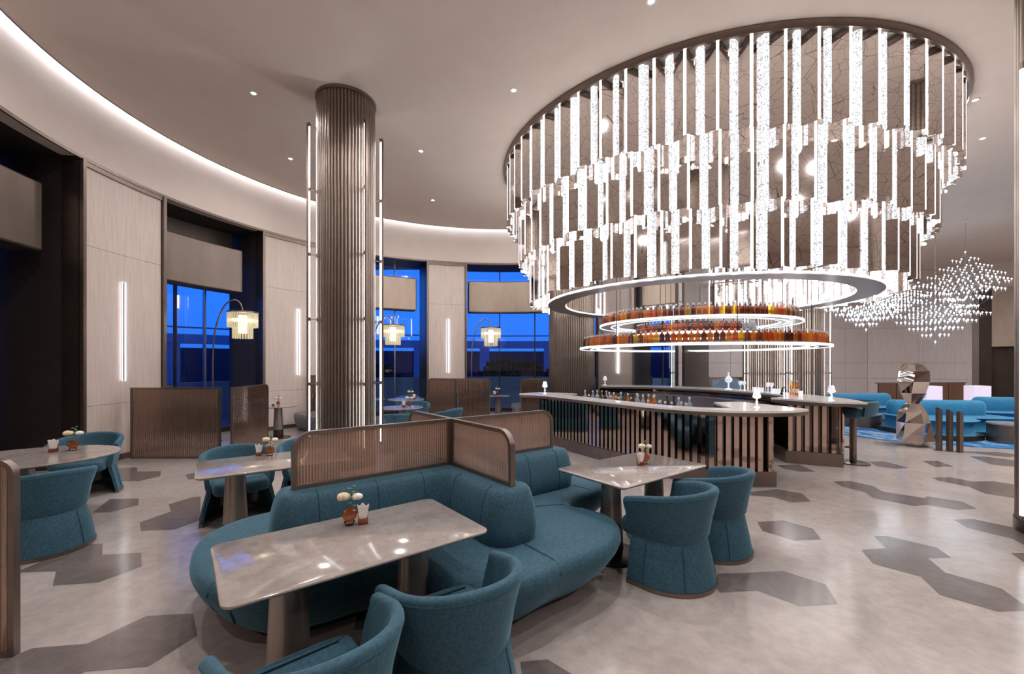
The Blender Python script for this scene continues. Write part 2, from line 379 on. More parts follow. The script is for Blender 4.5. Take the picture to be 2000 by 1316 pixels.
def arcbox(mb, d0, d1, r0, r1, z0, z1, n=None):
    n = n or max(2, int(abs(d1-d0)/1.5)); L = []
    for i in range(n+1):
        d = d0+(d1-d0)*i/n; a = wp(d, r0); b = wp(d, r1); L.append([(*a, z0), (*b, z0), (*b, z1), (*a, z1)])
    mb.rings(L); return mb
wall = empty('wall_left', kind='structure')
arcbox(MB(), 52, 222, WR, WR+.3, 5.15, CEIL+.8).build('frieze', 'frieze_paint', wall)
arcbox(MB(), 52, 222, WR-.012, WR+.02, 5.11, 5.16).build('frieze_trim', 'bronze', wall)
cv = empty('trim_1', kind='structure')
arcbox(MB(), 60, 222, WR-.10, WR-.06, CEIL+.16, CEIL+.19).build('cove_light', 'led_cove', cv)
tr = MB(); arcbox(tr, 60, 222, CR-.005, CR+.004, CEIL-.012, CEIL+.13); tr.build('cove_edge', 'bronze', cv)

PANELS = [(172.2, 186.4, 179.6), (136.7, 152.7, 144.6), (100.0, 111.4, 105.5), (52.5, 63.0, 57.2), (206, 222, 213)]
def wood_bay(d0, d1, light):
    for j, (za, zb) in enumerate(((.1, 1.02), (1.026, 3.72), (3.726, 5.11))):
        arcbox(MB(), d0+.55, d1-.55, WR+.03, WR+.3, za, zb, 10).build('wood_panel', 'pale_veneer', wall)
    fr = MB()
    arcbox(fr, d0, d0+.5, WR-.03, WR+.3, 0, 5.12, 1); arcbox(fr, d1-.5, d1, WR-.03, WR+.3, 0, 5.12, 1)
    arcbox(fr, d0, d1, WR, WR+.3, 5.03, 5.12, 8)
    fr.build('panel_frame', 'bronze', wall)
    arcbox(MB(), d0, d1, WR-.02, WR+.3, 0, .1, 8).build('baseboard', 'bronze', wall)
    return light
sides = ['left wood panel beside the long screen', 'wood panel just left of the ribbed column', 'wood panel between the two blue windows', 'panel seen beyond the bar under the bottle shelves', 'panel behind']
for (d0, d1, dl), sd in zip(PANELS, sides):
    wood_bay(d0, d1, dl)
    if sd == 'panel behind': continue
    a = math.radians(dl); p = wp(dl)
    L = empty('wall_light', (p[0], p[1], 1.43), a+PI/2, 'slim vertical LED wall light on the '+sd, 'wall light', 'vertical wall lights')
    # local x runs along the wall, local y out of the wall (away from the room)
    MB().box((0, -.02, .9), (.03, .05, 1.8)).build('housing', 'grey_satin', L)
    MB().box((-.03, -.02, .9), (.03, .05, 1.8)).build('light_strip', 'led_wall', L)
    MB().box((.017, -.008, .9), (.004, .02, 1.8)).build('back_glow_strip', 'led_wall', L)

# window bays: deep dark reveals, floating bronze lintel box, full-height glass
WINS = [(186.4, 206, 'w'), (152.7, 172.2, 'w'), (111.4, 136.7, 'w'), (63, 100.0, 'w'), (40, 52.5, 'w')]
RG = WR+1.3
for i, (d0, d1, _) in enumerate(WINS):
    W = empty('window_%d' % (i+1), kind='structure')
    n = 12
    L0 = [wp(d0+(d1-d0)*k/n, RG) for k in range(n+1)]
    for q in range(n//3):                # panes
        seg = L0[q*3:q*3+4]; g = MB()
        g.add([(*p, .05) for p in seg]+[(*p, 5.2) for p in seg], [(k, k+1, len(seg)+k+1, len(seg)+k) for k in range(len(seg)-1)])
        g.build('glass_pane', 'window_glass', W)
        if q: mm = MB(); mm.box((*wp(d0+(d1-d0)*q*3/n, RG+.03), 2.6), (.035, .09, 5.2), math.radians(d0+(d1-d0)*q*3/n)+PI/2); mm.build('mullion', 'steel' if q == 1 else 'dark_bronze', W)
    r = MB()
    for dd, sg in ((d0, 1), (d1, -1)):
        arcbox(r, dd, dd-sg*.6, WR+.02, RG+.15, 0, 5.16, 1)
    arcbox(r, d0, d1, WR+.02, RG+.15, 5.16, 5.3, 10)
    r.build('reveal', 'dark_recess' if i in (0, 1) else 'dark_bronze', W)
    if i in (0, 1): ub = MB(); arcbox(ub, d0+.6, d1-.6, RG-.12, RG-.02, 4.45 if i else 0, 5.16, 10); ub.build('back_panel', 'satin_bronze' if i else 'dark_bronze', W)
    sl = MB(); arcbox(sl, d0, d1, WR+.9, RG+.15, 0, .12, 8); sl.build('sill', 'dark_bronze', W)
    gap = .25/WR*57.3
    if i == 0: gap = .2/WR*57.3
    lb = MB(); arcbox(lb, d0+gap*(1 if i in (0, 1, 2) else 0)+ (0 if i in (0,1,2) else .62), d1-.62, WR+.38, WR+.85, 3.52, 4.6, 12)
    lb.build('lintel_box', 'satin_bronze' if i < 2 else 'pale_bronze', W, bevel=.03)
# dark cladding on the far left bay, the side of the recess nearest to us
# outside: terrace, low wall, hedge, distant overpass
ex = MB(); ex.prism([(-60, -20), (60, -20), (60, 70), (-60, 70)], -.6, -.3); tag(ex.build('ground', 'outside_dark', smooth=0), kind='structure')
lw = MB(); arcbox(lw, 40, 222, WR+4.2, WR+4.5, -.3, 1.15); tag(lw.build('terrace_wall', 'outside_pale'), kind='structure')
def wpx(d, r): return wp(d, r)
for j, (d, rr, s, lab) in enumerate(((168, 13.9, 1.7, 'dark hedge outside the leftmost blue window'), (118, 14.2, 1.9, 'dark round shrub outside the window right of the ribbed column'), (88, 14.4, 2.1, 'dark shrub outside the widest blue window'))):
    hd = MB(); p = wp(d, rr)
    for q in range(420):
        a = random.random()*6.3; t = random.random()**.5; z = random.random()
        k_ = s*1.3*t*(1-.6*z*z); hd.ball((p[0]+cos(a)*k_, p[1]+sin(a)*k_, -.1+z*s*.95), .07+random.random()*.13, 4)
    tag(hd.build('hedge', 'hedge_green'), lab, 'hedge', 'hedges outside the windows')
ov = MB()
arcbox(ov, 45, 215, 28, 28.6, 3.0, 3.6, 30); arcbox(ov, 45, 215, 28, 28.4, 4.0, 4.08, 30)
for d in range(50, 215, 11): ov.box((*wp(d, 28.4), 1.35), (.8, .8, 3.3), math.radians(d))
tag(ov.build('overpass', 'outside_pale'), 'pale elevated road in the dusk beyond the windows', 'overpass')
bd = MB(); arcbox(bd, 45, 215, 34, 36, -.3, 2.9, 30); tag(bd.build('building', 'outside_dark'), 'long dark building far outside the blue windows', 'building')

# rest of the room shell
back = empty('wall_back', kind='structure')
def wallseg(mb, a, b, z0, z1, th=.25):
    dx, dy = b[0]-a[0], b[1]-a[1]; L = math.hypot(dx, dy); nx, ny = dy/L, -dx/L
    mb.prism([a, b, (b[0]-nx*th, b[1]-ny*th), (a[0]-nx*th, a[1]-ny*th)], z0, z1)
def lerp(a, b, t): return tuple(x+(y-x)*t for x, y in zip(a, b))
BW = [wp(40), (7.5, 17.7), (14.0, 20.7), (18.0, 21.5), (20.1, 21.0), (21.35, 19.72)]
# (built with the room on the right-hand side, thickness outwards)
for i, (a, b) in enumerate(zip(BW, BW[1:])):
    m = MB(); wallseg(m, a, b, 5.15, CEIL+.8); m.build('frieze', 'frieze_paint', back)
    if i == 0:
        segs = [(0, .12, 'grey_veneer'), (.12, .46, 'window'), (.46, .98, 'grey_veneer'), (.98, 1, 'bronze')]
    elif i == 1:
        segs = [(0, .10, 'window'), (.10, 1, 'grey_veneer')]
    else: segs = [(0, 1, 'grey_veneer')]
    for t0, t1, mt in segs:
        p, q = lerp(a, b, t0), lerp(a, b, t1)
        if mt == 'window':
            wn = empty('window_%d' % (6+i), kind='structure')
            m = MB(); m.add([(*p, .1), (*q, .1), (*q, 5.15), (*p, 5.15)], [(0, 1, 2, 3)]); m.build('glass_pane', 'window_glass', wn)
            m = MB(); m.box((*p, 2.6), (.12, .12, 5.1)); m.box((*q, 2.6), (.12, .12, 5.1)); m.box((*lerp(p, q, .5), 2.6), (.04, .06, 5.1)); m.build('mullion', 'bronze', wn)
            m = MB(); wallseg(m, p, q, 3.5, 4.6, .2); m.build('lintel_box', 'pale_bronze', wn)
        else:
            dx, dy = q[0]-p[0], q[1]-p[1]; L = math.dist(p, q); ox, oy = -dy/L*.08, dx/L*.08
            m = MB(); wallseg(m, (p[0]+ox, p[1]+oy), (q[0]+ox, q[1]+oy), 0, 5.2, .1); m.build('backing', 'dark_bronze', back)
            nn = max(1, round(L/1.6))
            for k in range(nn):
                s0, s1 = lerp(p, q, k/nn), lerp(p, q, (k+1)/nn-.004)
                for z0, z1 in ((.1, .98), (.99, 1.75), (1.76, 3.5), (3.51, 5.13)):
                    m = MB(); wallseg(m, s0, s1, z0, z1, .1); m.build('wood_panel', mt, back)
    m = MB(); wallseg(m, (a[0]+.0, a[1]-.0), b, 5.10, 5.15, .25); m.build('frieze_trim', 'bronze', back)
    m = MB(); wallseg(m, a, b, 0, .1, .12); m.build('baseboard', 'bronze', back)
    m = MB(); m.cyl((b[0]+.13, b[1]+.13, 0), .16, .16, 0, CEIL+.8, 12); m.build('corner_backing', 'grey_veneer', back)
# tall dark doorway at the right end of the back wall
dr = empty('door_1', kind='structure')
A, B = (21.35, 19.72), (23.9, 17.2)
m = MB(); wallseg(m, A, lerp(A, B, .06), 0, 5.15, .5); m.build('door_frame', 'bronze', dr)
m = MB(); wallseg(m, lerp(A, B, .06), lerp(A, B, .17), 0, 5.15, .4); m.build('door_jamb', 'dark_bronze', dr)
m = MB(); wallseg(m, lerp(A, B, .17), B, 2.5, 5.16, .5); m.build('lintel_box', 'pale_bronze', dr)
Ai, Bi = (A[0]+.35, A[1]+.35), (B[0]+.35, B[1]+.35)
for k in range(3):
    m = MB(); wallseg(m, lerp(Ai, Bi, .1+k*.3), lerp(Ai, Bi, .395+k*.3), 0, 5.3, .1); m.build('door_leaf', 'dark_bronze', dr)
m = MB(); wallseg(m, A, B, 5.15, CEIL+.8); m.build('frieze', 'frieze_paint', dr)
wr = MB(); wr.box((25.1, 5, 3.2), (.3, 25, 6.6)); tag(wr.build('wall_right', 'frieze_paint', smooth=0), kind='structure')
wb = MB(); wb.box((9.6, -7.05, 3.2), (31.5, .3, 6.6)); tag(wb.build('wall_front', 'frieze_paint', smooth=0), kind='structure')
ws = MB(); p = wp(222); wallseg(ws, (-5.9, -7), p, 0, CEIL+.4); tag(ws.build('wall_side', 'pale_veneer', smooth=0), kind='structure')
m = MB(); wallseg(m, B, (25, 16.6), 0, CEIL+.3); tag(m.build('wall_corner', 'frieze_paint', smooth=0), kind='structure')

# ------------------------------------------------------------------ downlights
dl = empty('downlight', (0, 0, CEIL), 0, 'small round recessed downlight in the plain ceiling', 'downlight', 'recessed ceiling downlights')
MB().ringclosed([(.035, 0), (.062, 0), (.062, -.008), (.04, -.006)], 20, (0, 0, 0)).build('trim_ring', 'white_ceramic', dl)
MB().cyl((0, 0, 0), .034, .034, -.003, 0.001, 16).build('lens', 'downlight_glow', dl)
freeze(dl)
where = ['left of the ribbed column', 'middle of the ceiling left of the chandelier', 'right of the ribbed column, halfway to the chandelier', 'at the top edge of the picture', 'just right of the chandelier, upper', 'right of the chandelier, lower', 'above the starburst pendants', 'above the right starburst pendant']
spl = bpy.data.lights.new('downlight_lamp', 'AREA'); spl.shape = 'DISK'; spl.size = .068; spl.energy = SPOT_W; spl.color = (1, .95, .92); spl.spread = math.radians(165)
spf = spl.copy(); spf.energy = SPOT_W*3; dark_dl = None  # stronger lamp for the right side, set to brighten the far wall
for i, (x, y) in enumerate(DOWN):
    lab = 'small recessed downlight in the ceiling, '+where[i] if i < 8 else 'unseen recessed downlight, hidden by the chandelier or outside the picture'
    o = dl if i == 0 else dup(dl, (x, y, CEIL))
    o.location = (x, y, CEIL)
    if lab: o['label'] = lab
    if i in UNLIT:
        o['label'] = 'unlit dark ceiling fitting above the starburst pendants, '+('farther one' if i == 6 else 'nearer one'); o['group'] = 'unlit ceiling fittings'
        for c in list(o.children):
            if c.name.startswith('lens'): bpy.data.objects.remove(c)
        continue
    lo = bpy.data.objects.new('downlight_lamp', spf if x > 9 else spl); COL.objects.link(lo); lo.parent = o; lo.location = (0, 0, -.012)

# ------------------------------------------------------------------ ribbed columns with LED posts
def ribbed_column(x, y, r, ribs, posts, label, pr=.12, top=5.75, bottom=.3, group='ribbed bronze columns'):
    t = empty('ribbed_column', (x, y, 0), 0, label, 'column', group)
    prof = []
    for i in range(ribs):
        for q in range(6):
            u = q/6; a = 2*PI*(i+u)/ribs; prof.append((a, r-.018+.022*abs(sin(PI*u))**.7))
    mb = MB(); mb.rings([[(rr*cos(a), rr*sin(a), z) for a, rr in prof] for z in (.12, CEIL)])
    mb.build('ribbed_shaft', 'rib_bronze', t, 50)
    MB().cyl((0, 0, 0), r+.015, r+.015, 0, .12, 48).build('plinth', 'dark_bronze', t)
    MB().ringclosed([(r, CEIL-.05), (r+.02, CEIL-.05), (r+.02, CEIL-.001), (r, CEIL-.001)], 60, (0, 0, 0)).build('collar', 'bronze', t)
    for ang in posts:
        a = math.radians(ang); p = empty('light_post', ((r+pr)*cos(a), (r+pr)*sin(a), 0), a, parent=t)
        h = top-bottom
        MB().box((.018, 0, bottom+h/2), (.036, .05, h)).build('channel', 'bronze', p)
        m = MB(); zz = bottom+.02
        n = 5
        for k in range(n): m.box((-.008, 0, bottom+h*(k+.5)/n), (.02, .036, h/n-.03))
        m.build('light_strip', 'led_white', p)
        for k in range(0, n+1):
            z = bottom+.02+(h-.04)*k/n; m = MB(); m.tube([(-.005, 0, z), (-pr, 0, z)], .007, 6); m.cyl((0, 0, 0), .028, .028, z-.03, z+.03, 10); m.build('bracket', 'bronze', p)
    return t
ribbed_column(-2.87, 7.36, .475, 54, (206, 322, 26, 110), 'large ribbed bronze column with light posts standing behind the blue sofa', .11)
ribbed_column(1.85, 13.2, .70, 64, (), 'wide ribbed column behind the left end of the bar counter')
ribbed_column(6.25, 15.3, .55, 48, (205, 255, 330), 'ribbed column beyond the bar, left of the three with light posts', .16)
ribbed_column(8.5, 14.3, .62, 48, (190, 235, 285, 335), 'ribbed column beyond the bar, middle of the three with light posts', .16)
ribbed_column(10.6, 15.4, .60, 48, (190, 250, 320), 'ribbed column beyond the bar, right of the three with light posts', .16)
rc = ribbed_column(5.72, 4.18, .5, 48, (), 'ribbed column with a bright light post at the extreme right edge, mostly outside the picture')
lp = empty('light_post', (-.74, -.02, 0), 0, parent=rc)
MB().box((.05, .02, 2.5), (.05, .03, 4.42)).build('channel', 'bronze', lp)
MB().box((.03, -.012, 2.44), (.085, .03, 4.36)).build('light_strip', 'led_post', lp)
for z in (.5, 1.8, 3.1, 4.4): MB().tube([(.06, .02, z), (.26, .02, z)], .01, 6).build('bracket', 'bronze', lp)

# ------------------------------------------------------------------ the great chandelier
CH = (4.28, 10.03)
ch = empty('tiered_chandelier', (*CH, CEIL), 0, 'huge round three-tiered chandelier of mirrored pleats and lit crystal over the bar', 'chandelier')
MB().ringclosed([(4.41, -.09), (4.45, -.09), (4.48, -.03), (4.48, -.001), (4.41, -.001)], 120, (0, 0, 0)).build('ceiling_rim', 'bronze', ch, 30)
TIERS = [(4.405, -1.30, -.02, 66), (4.12, -2.22, -1.12, 62), (3.86, -3.10, -2.05, 58)]
cands = []
view = math.atan2(-CH[1], -CH[0])
for ti, (R, z0, z1, N) in enumerate(TIERS):
    h = z1-z0; dth = 2*PI/N; dep = .11; H2 = (z0+z1)/2
    def pt(a, r): return (r*cos(a), r*sin(a))
    for i in range(N):
        a = i*dth+ti*.037; wob = .02*sin(i*2.3+ti)
        ridL, ridR = pt(a-dth*.042, R), pt(a+dth*.042, R)
        vL, vM, vR = pt(a+dth*.40, R-dep-wob), pt(a+dth*.5, R-dep+.035), pt(a+dth*.60, R-dep+wob)
        nxt = pt(a+dth*.958, R)
        dz = .03*sin(i*1.7+ti*2)
        def slab(p, q, th=.012):
            m = MB(); dx, dy = q[0]-p[0], q[1]-p[1]; L = math.hypot(dx, dy); nx, ny = -dy/L*th, dx/L*th
            m.prism([p, q, (q[0]+nx, q[1]+ny), (p[0]+nx, p[1]+ny)], z0+dz, z1); return m
        away = abs((math.atan2(sin(a-view), cos(a-view))))
        wx, wy = CH[0]+R*cos(a), CH[1]+R*sin(a)
        if math.hypot(wx-1.85, wy-13.2) < .98: continue
        key = away+ti*.02
        cands.append((key, 'mirror_panel', 'mirror_etched', slab(ridR, vL)))
        cands.append((key, 'light_strip', 'lit_crystal', slab(vL, vM)))
        cands.append((key, 'light_strip', 'lit_crystal', slab(vM, vR)))
        cands.append((key, 'mirror_panel', 'mirror_etched', slab(vR, nxt)))
        cands.append((key, 'edge_light', 'lit_edge', slab(ridL, ridR, .02)))
    MB().ringclosed([(R-.26, z1-.03), (R-.16, z1-.03), (R-.16, z1), (R-.26, z1)], 90, (0, 0, 0)).build('tier_frame', 'bronze', ch, 30)
cands.sort(key=lambda t: t[0])
cnt = {}; rest = {}
for key, nm, mt, m in cands:
    cnt[nm] = cnt.get(nm, 0)+1
    if cnt[nm] <= 96: m.build(nm, mt, ch, 0)
    else:
        r = rest.setdefault(nm, (MB(), mt))[0]; r.add(m.v, m.f)
for nm, (m, mt) in rest.items(): tag(m.build(nm+'s_far_side', mt, ch, 0), kind='stuff')
# hanging light ring under the tiers
rg = empty('halo_ring', (*CH, 3.17), 0, 'flat grey ring with lit edges hanging just below the chandelier', 'light ring')
MB().ringclosed([(3.00, -.03), (3.42, -.03), (3.42, .01), (3.00, .01)], 140, (0, 0, 0)).build('ring_plate', 'grey_satin', rg, 30)
MB().ringclosed([(3.42, -.012), (3.44, -.012), (3.44, .014), (3.42, .014)], 140, (0, 0, 0)).build('light_strip', 'led_shelf', rg, 30)
MB().ringclosed([(2.98, -.012), (3.0, -.012), (3.0, .014), (2.98, .014)], 140, (0, 0, 0)).build('light_strip', 'led_shelf', rg, 30)
for k in range(8):
    a = 2*PI*k/8+.2; m = MB(); m.tube([(3.2*cos(a), 3.2*sin(a), 0), (3.2*cos(a), 3.2*sin(a), CEIL-3.17)], .012, 6); m.build('hanging_rod', 'bronze', rg)

# ------------------------------------------------------------------ hanging bottle shelves
def shelf(z, ri, ro, rods, label):
    s = empty('bottle_shelf', (*CH, z), 0, label, 'shelf', 'round hanging bottle shelves')
    MB().ringclosed([(ri, -.03), (ro, -.03), (ro, -.0), (ri, -.0)], 120, (0, 0, 0)).build('shelf_plate', 'grey_satin', s, 30)
    MB().ringclosed([(ro, -.04), (ro+.025, -.04), (ro+.025, .004), (ro, .004)], 120, (0, 0, 0)).build('light_strip', 'led_shelf', s, 30)
    MB().ringclosed([(ri-.02, -.03), (ri, -.03), (ri, -.004), (ri-.02, -.004)], 120, (0, 0, 0)).build('light_strip', 'led_shelf', s, 30)
    MB().ringclosed([(ri+.10, -.036), (ri+.14, -.036), (ri+.14, -.03), (ri+.10, -.03)], 120, (0, 0, 0)).build('light_strip', 'led_shelf', s, 30)
    for k in range(rods):
        a = 2*PI*k/rods+.45; rr = (ri+.02)
        m = MB(); m.tube([(rr*cos(a), rr*sin(a), 0), (rr*cos(a), rr*sin(a), CEIL-z)], .008, 6); m.build('hanging_rod', 'black_metal', s)
shelf(2.12, 2.26, 2.62, 6, 'lowest and widest round bottle shelf with a bright rim over the bar')
shelf(2.41, 1.02, 1.38, 4, 'smallest inner round bottle shelf, half hidden between the two wider ones')
shelf(2.655, 1.76, 2.14, 6, 'upper round bottle shelf with a bright rim over the bar')
def bottle_proto(name, mt, shape, capmat, cat, stub):
    t = empty(name, (0, 0, -20), 0, stub, cat)
    if shape == 0:   # square decanter
        m = MB(); L = []
        for z, a in ((0, .039), (.008, .043), (.15, .043), (.175, .036), (.185, .016), (.215, .014)):
            L.append([(x*a/.043, y*a/.043, z) for x, y in rrect(0, 0, .086, .072, .012, 3)])
        m.rings(L); m.build('bottle_glass', mt, t)
        MB().cyl((0, 0, 0), .019, .017, .212, .25, 10).build('stopper', capmat, t)
    elif shape == 1: # tall bottle
        m = MB(); m.lathe([(.0001, 0), (.036, .002), (.038, .01), (.038, .17), (.03, .20), (.014, .225), (.0135, .27), (.0001, .27)], 12); m.build('bottle_glass', mt, t)
        m = MB(); m.lathe([(.0385, .05), (.0388, .051), (.0388, .13), (.0385, .131)], 12); m.build('label_band', 'paper_label', t)
        MB().cyl((0, 0, 0), .016, .016, .265, .30, 10).build('stopper', capmat, t)
    else:            # short round
        m = MB(); m.lathe([(.0001, 0), (.04, .002), (.046, .03), (.046, .09), (.038, .13), (.015, .155), (.014, .19), (.0001, .19)], 12); m.build('bottle_glass', mt, t)
        MB().cyl((0, 0, 0), .018, .018, .186, .22, 10).build('stopper', capmat, t)
    freeze(t); return t
def use(proto, state, loc, rz, label, group=None):
    if not state.get(proto.name):
        state[proto.name] = 1; proto.location = loc; proto.rotation_euler = (0, 0, rz); proto['label'] = label
        if group: proto['group'] = group
        return proto
    return dup(proto, loc, rz, label, group)
ST = {}
BP = [bottle_proto('liquor_bottle', mt, 0, 'cork_top', 'bottle', 'x') for mt in ('amber', 'gold', 'copper_red', 'dark_rum', 'plum', 'clear_bottle')]
def fill(z, r, n, half, seq, label, group, c0=None):
    c0 = view if c0 is None else c0; step = .103/r
    k = int(2*half/step)
    for i in range(k+1):
        a = c0-half+i*step; x, y = CH[0]+r*cos(a), CH[1]+r*sin(a)
        q = seq(i); use(BP[q], ST, (x, y, z), a+PI/2+random.uniform(-.05, .05), 'square decanter of '+('amber', 'golden', 'copper red', 'dark brown', 'plum brown', 'clear')[q]+' liquor on the '+label, group)
rnd = random.Random(3)
fill(2.12, 2.53, 0, 1.72, lambda i: rnd.choice([0, 0, 1, 3, 2, 3, 0, 4]), 'lowest round shelf', 'decanters on the lowest round shelf', view+.12)
fill(2.655, 2.06, 0, 1.45, lambda i: rnd.choice([0, 2, 3, 4, 1, 3, 2, 3]), 'upper round shelf', 'decanters on the upper round shelf')
fill(2.41, 1.29, 0, 1.25, lambda i: rnd.choice([0, 2, 3, 3, 2]) if i < 26 else 5, 'small inner shelf between the wider two', 'decanters on the inner round shelf')

# ------------------------------------------------------------------ the bar
def bar(name, outer, inner, label, body_out, body_in, fin_pts, nf):
    t = empty(name, (0, 0, 0), 0, label, 'bar counter', 'bar counters under the chandelier')
    poly = outer+inner
    A = sum(poly[i][0]*poly[(i+1) % len(poly)][1]-poly[(i+1) % len(poly)][0]*poly[i][1] for i in range(len(poly)))
    if A < 0: poly = poly[::-1]
    m = MB(); m.prism(poly, 1.07, 1.10); m.build('counter_top', 'counter_stone', t, 0)
    m = MB(); m.prism(poly, 1.02, 1.069); e = m.build('counter_edge', 'bronze', t, 0)
    body = body_out+body_in
    A = sum(body[i][0]*body[(i+1) % len(body)][1]-body[(i+1) % len(body)][0]*body[i][1] for i in range(len(body)))
    if A < 0: body = body[::-1]
    m = MB(); m.prism(body, .22, 1.019); m.build('front_panel', 'dark_mirror', t, 0)
    N = normals(body)
    m = MB(); m.prism([(p[0]+q[0]*.075, p[1]+q[1]*.075) for p, q in zip(body, N)], 0, .219); m.build('plinth', 'bronze', t, 0)
    F = resample(fin_pts, nf)
    for i, p in enumerate(F):
        q = F[min(i+1, nf-1)]; o = F[max(i-1, 0)]; a = math.atan2(q[1]-o[1], q[0]-o[0])
        m = MB(); m.box((p[0]+sin(a)*.045, p[1]-cos(a)*.045, .62), (.062, .05, .79), a); m.build('mirror_fin', 'rose_mirror', t, 0)
    return t
oA = catmull([(.16, 9.12), (.50, 8.92), (.86, 8.45), (1.28, 7.75), (1.69, 7.08), (2.14, 6.38), (2.70, 5.93), (3.35, 5.76), (3.85, 5.82), (4.20, 6.02)], 5)
strip = offset(oA, -.34, False)
# inner edge: wide wedges at both ends, narrow strip between
iA = [(4.02, 6.7), (3.84, 7.18), (3.36, 7.08)]+[p for p in reversed(strip) if 1.15 < p[0] < 3.25]+[(1.0, 8.62), (1.40, 9.1), (.66, 9.58)]
bo = [p for p in offset(oA, -.30, False) if .5 < p[0] < 3.45]
bo = bo+[(3.66, 6.02), (3.80, 6.80)]
bi = [(3.4, 6.75), (3.1, 6.5)]+[p for p in reversed(offset(oA, -.55, False)) if 1.0 < p[0] < 2.9]+[(1.0, 9.0)]
bar('bar_counter', oA, iA, 'front bar counter with upright mirrored fins and pale pointed top', bo, bi, resample([(p[0], p[1]) for p in bo[1:]], 40)[:], 52)
oB = catmull([(5.84, 6.98), (6.12, 7.7), (6.15, 8.6), (5.98, 9.9), (5.35, 11.3), (4.25, 12.4), (2.72, 12.95)], 5)
iB = [(2.62, 12.4)]+[p for p in reversed(offset(oB, -.62, False)) if p[1] > 8.6 and p[0] > 2.7]+[(5.25, 8.2), (4.86, 7.98), (5.3, 7.2)]
bB = [(4.86, 7.48), (5.54, 7.19)]+[p for p in offset(oB, -.24, False) if p[1] > 7.6]
bBi = [p for p in reversed(offset(oB, -.56, False)) if p[1] > 8.4]+[(5.0, 8.1)]
tb = bar('bar_counter', oB, iB, 'far bar counter behind, its mirrored end facing us beside the teal stool', bB, bBi, [(4.88, 7.47), (5.53, 7.19), (5.88, 7.75), (5.93, 8.6), (5.75, 9.85), (5.15, 11.2), (4.1, 12.2), (2.9, 12.7)], 64)
# lower work counters behind the bar tops
m = empty('work_counter', (0, 0, 0), 0, 'low steel work counter behind the front bar top', 'counter')
pA = [p for p in offset(oA, -.36, False) if 1.25 < p[0] < 3.1]; pB = [p for p in reversed(offset(oA, -.82, False)) if 1.35 < p[0] < 3.1]
q = MB(); q.prism((pA+pB)[::-1] if True else pA, .86, .92); q.build('steel_top', 'steel', m, 0)
q = MB(); q.prism((offset(pA, -.24, False)+pB), .0, .859); q.build('cabinet', 'dark_bronze', m, 0)
m = empty('work_counter', (0, 0, 0), 0, 'low steel work counter inside the far bar', 'counter')
pA = [p for p in offset(oB, -.64, False) if 8.9 < p[1] < 12.0]; pB = [p for p in reversed(offset(oB, -1.15, False)) if 8.9 < p[1] < 11.8]
q = MB(); q.prism(pA+pB, .86, .92); q.build('steel_top', 'steel', m, 0)
q = MB(); q.prism(offset(pA, -.2, False)+pB, .0, .859); q.build('cabinet', 'steel', m, 0)
m = empty('bar_cabinet', (4.83, 8.05, 0), math.radians(-24), 'brown cabinet with short feet in the gap between the two bar counters', 'cabinet')
MB().box((-.17, .3, .48), (.32, .9, .82)).build('body', 'brown_leather', m, bevel=.008)
MB().box((-.17, -.16, .52), (.28, .01, .68)).build('door', 'bronze', m)
for sx_, sy_ in ((-.29, -.1), (-.05, -.1), (-.29, .65), (-.05, .65)): MB().cyl((sx_, sy_, 0), .02, .025, 0, .07, 8).build('foot', 'black_metal', m)

# bottles standing behind the front bar top
kinds = [('green_bottle', 1), ('clear_bottle', 1), ('brown_bottle', 1), ('pink_liquor', 2), ('amber', 1), ('dark_rum', 2), ('clear_bottle', 2), ('green_bottle', 2)]
words = ['green bottle with a pale label', 'clear bottle with a pale label', 'brown bottle with a pale label', 'squat bottle of pink liquor', 'amber bottle with a pale label', 'squat dark bottle', 'squat clear bottle', 'squat green bottle']
BK = [bottle_proto('liquor_bottle', mt, sh, 'black_metal' if i in (0, 2) else 'cork_top', 'bottle', 'x') for i, (mt, sh) in enumerate(kinds)]
rowc = [p for p in offset(oA, -.50, False) if 1.45 < p[0] < 2.75]; rowd = [p for p in offset(oA, -.66, False) if 1.6 < p[0] < 2.8]
order = [1, 5, 1, 6, 0, 2, 1, 4, 7, 0, 4, 2, 1, 1, 6, 4, 5, 3, 3, 1, 6]
for i, p in enumerate(resample(rowc, 21)):
    k = order[i]; use(BK[k], ST, (*p, .92), .3*i, words[k]+' in the front row behind the bar top', 'bottles behind the front bar, front row')
for i, p in enumerate(resample(rowd, 17)):
    k = order[(i*5+2) % 21]; use(BK[k], ST, (*p, .92), .3*i, words[k]+' in the second row behind the bar top', 'bottles behind the front bar, second row')

# crystal table lamps on the counters
cl_ = empty('crystal_lamp', (0, 0, 0), 0, 'x', 'table lamp', 'small crystal lamps on the counters')
MB().lathe([(.0001, 0), (.045, 0), (.045, .008), (.014, .02), (.012, .05), (.02, .075), (.012, .10), (.012, .15), (.0001, .15)], 12).build('stem', 'crystal_glow', cl_)
pr = MB(); nn = 16
pr.rings([[((r*(1 if k % 2 else .88))*cos(2*PI*k/nn), (r*(1 if k % 2 else .88))*sin(2*PI*k/nn), z) for k in range(nn)] for r, z in ((.035, .13), (.062, .15), (.036, .26))]); pr.build('pleated_shade', 'crystal_glow', cl_, 0)
freeze(cl_)
for i, (x, y, lb) in enumerate(((.70, 9.05, 'on the left tip of the front counter'), (3.60, 6.25, 'on the right wedge of the front counter'), (5.58, 7.42, 'on the near tip of the far counter'), (2.78, 12.7, 'on the far counter next to the wide column'))):
    L_ = 'small crystal table lamp '+lb
    if i == 0: cl_.location = (x, y, 1.1); cl_['label'] = L_
    else: dup(cl_, (x, y, 1.1), .3*i, L_)
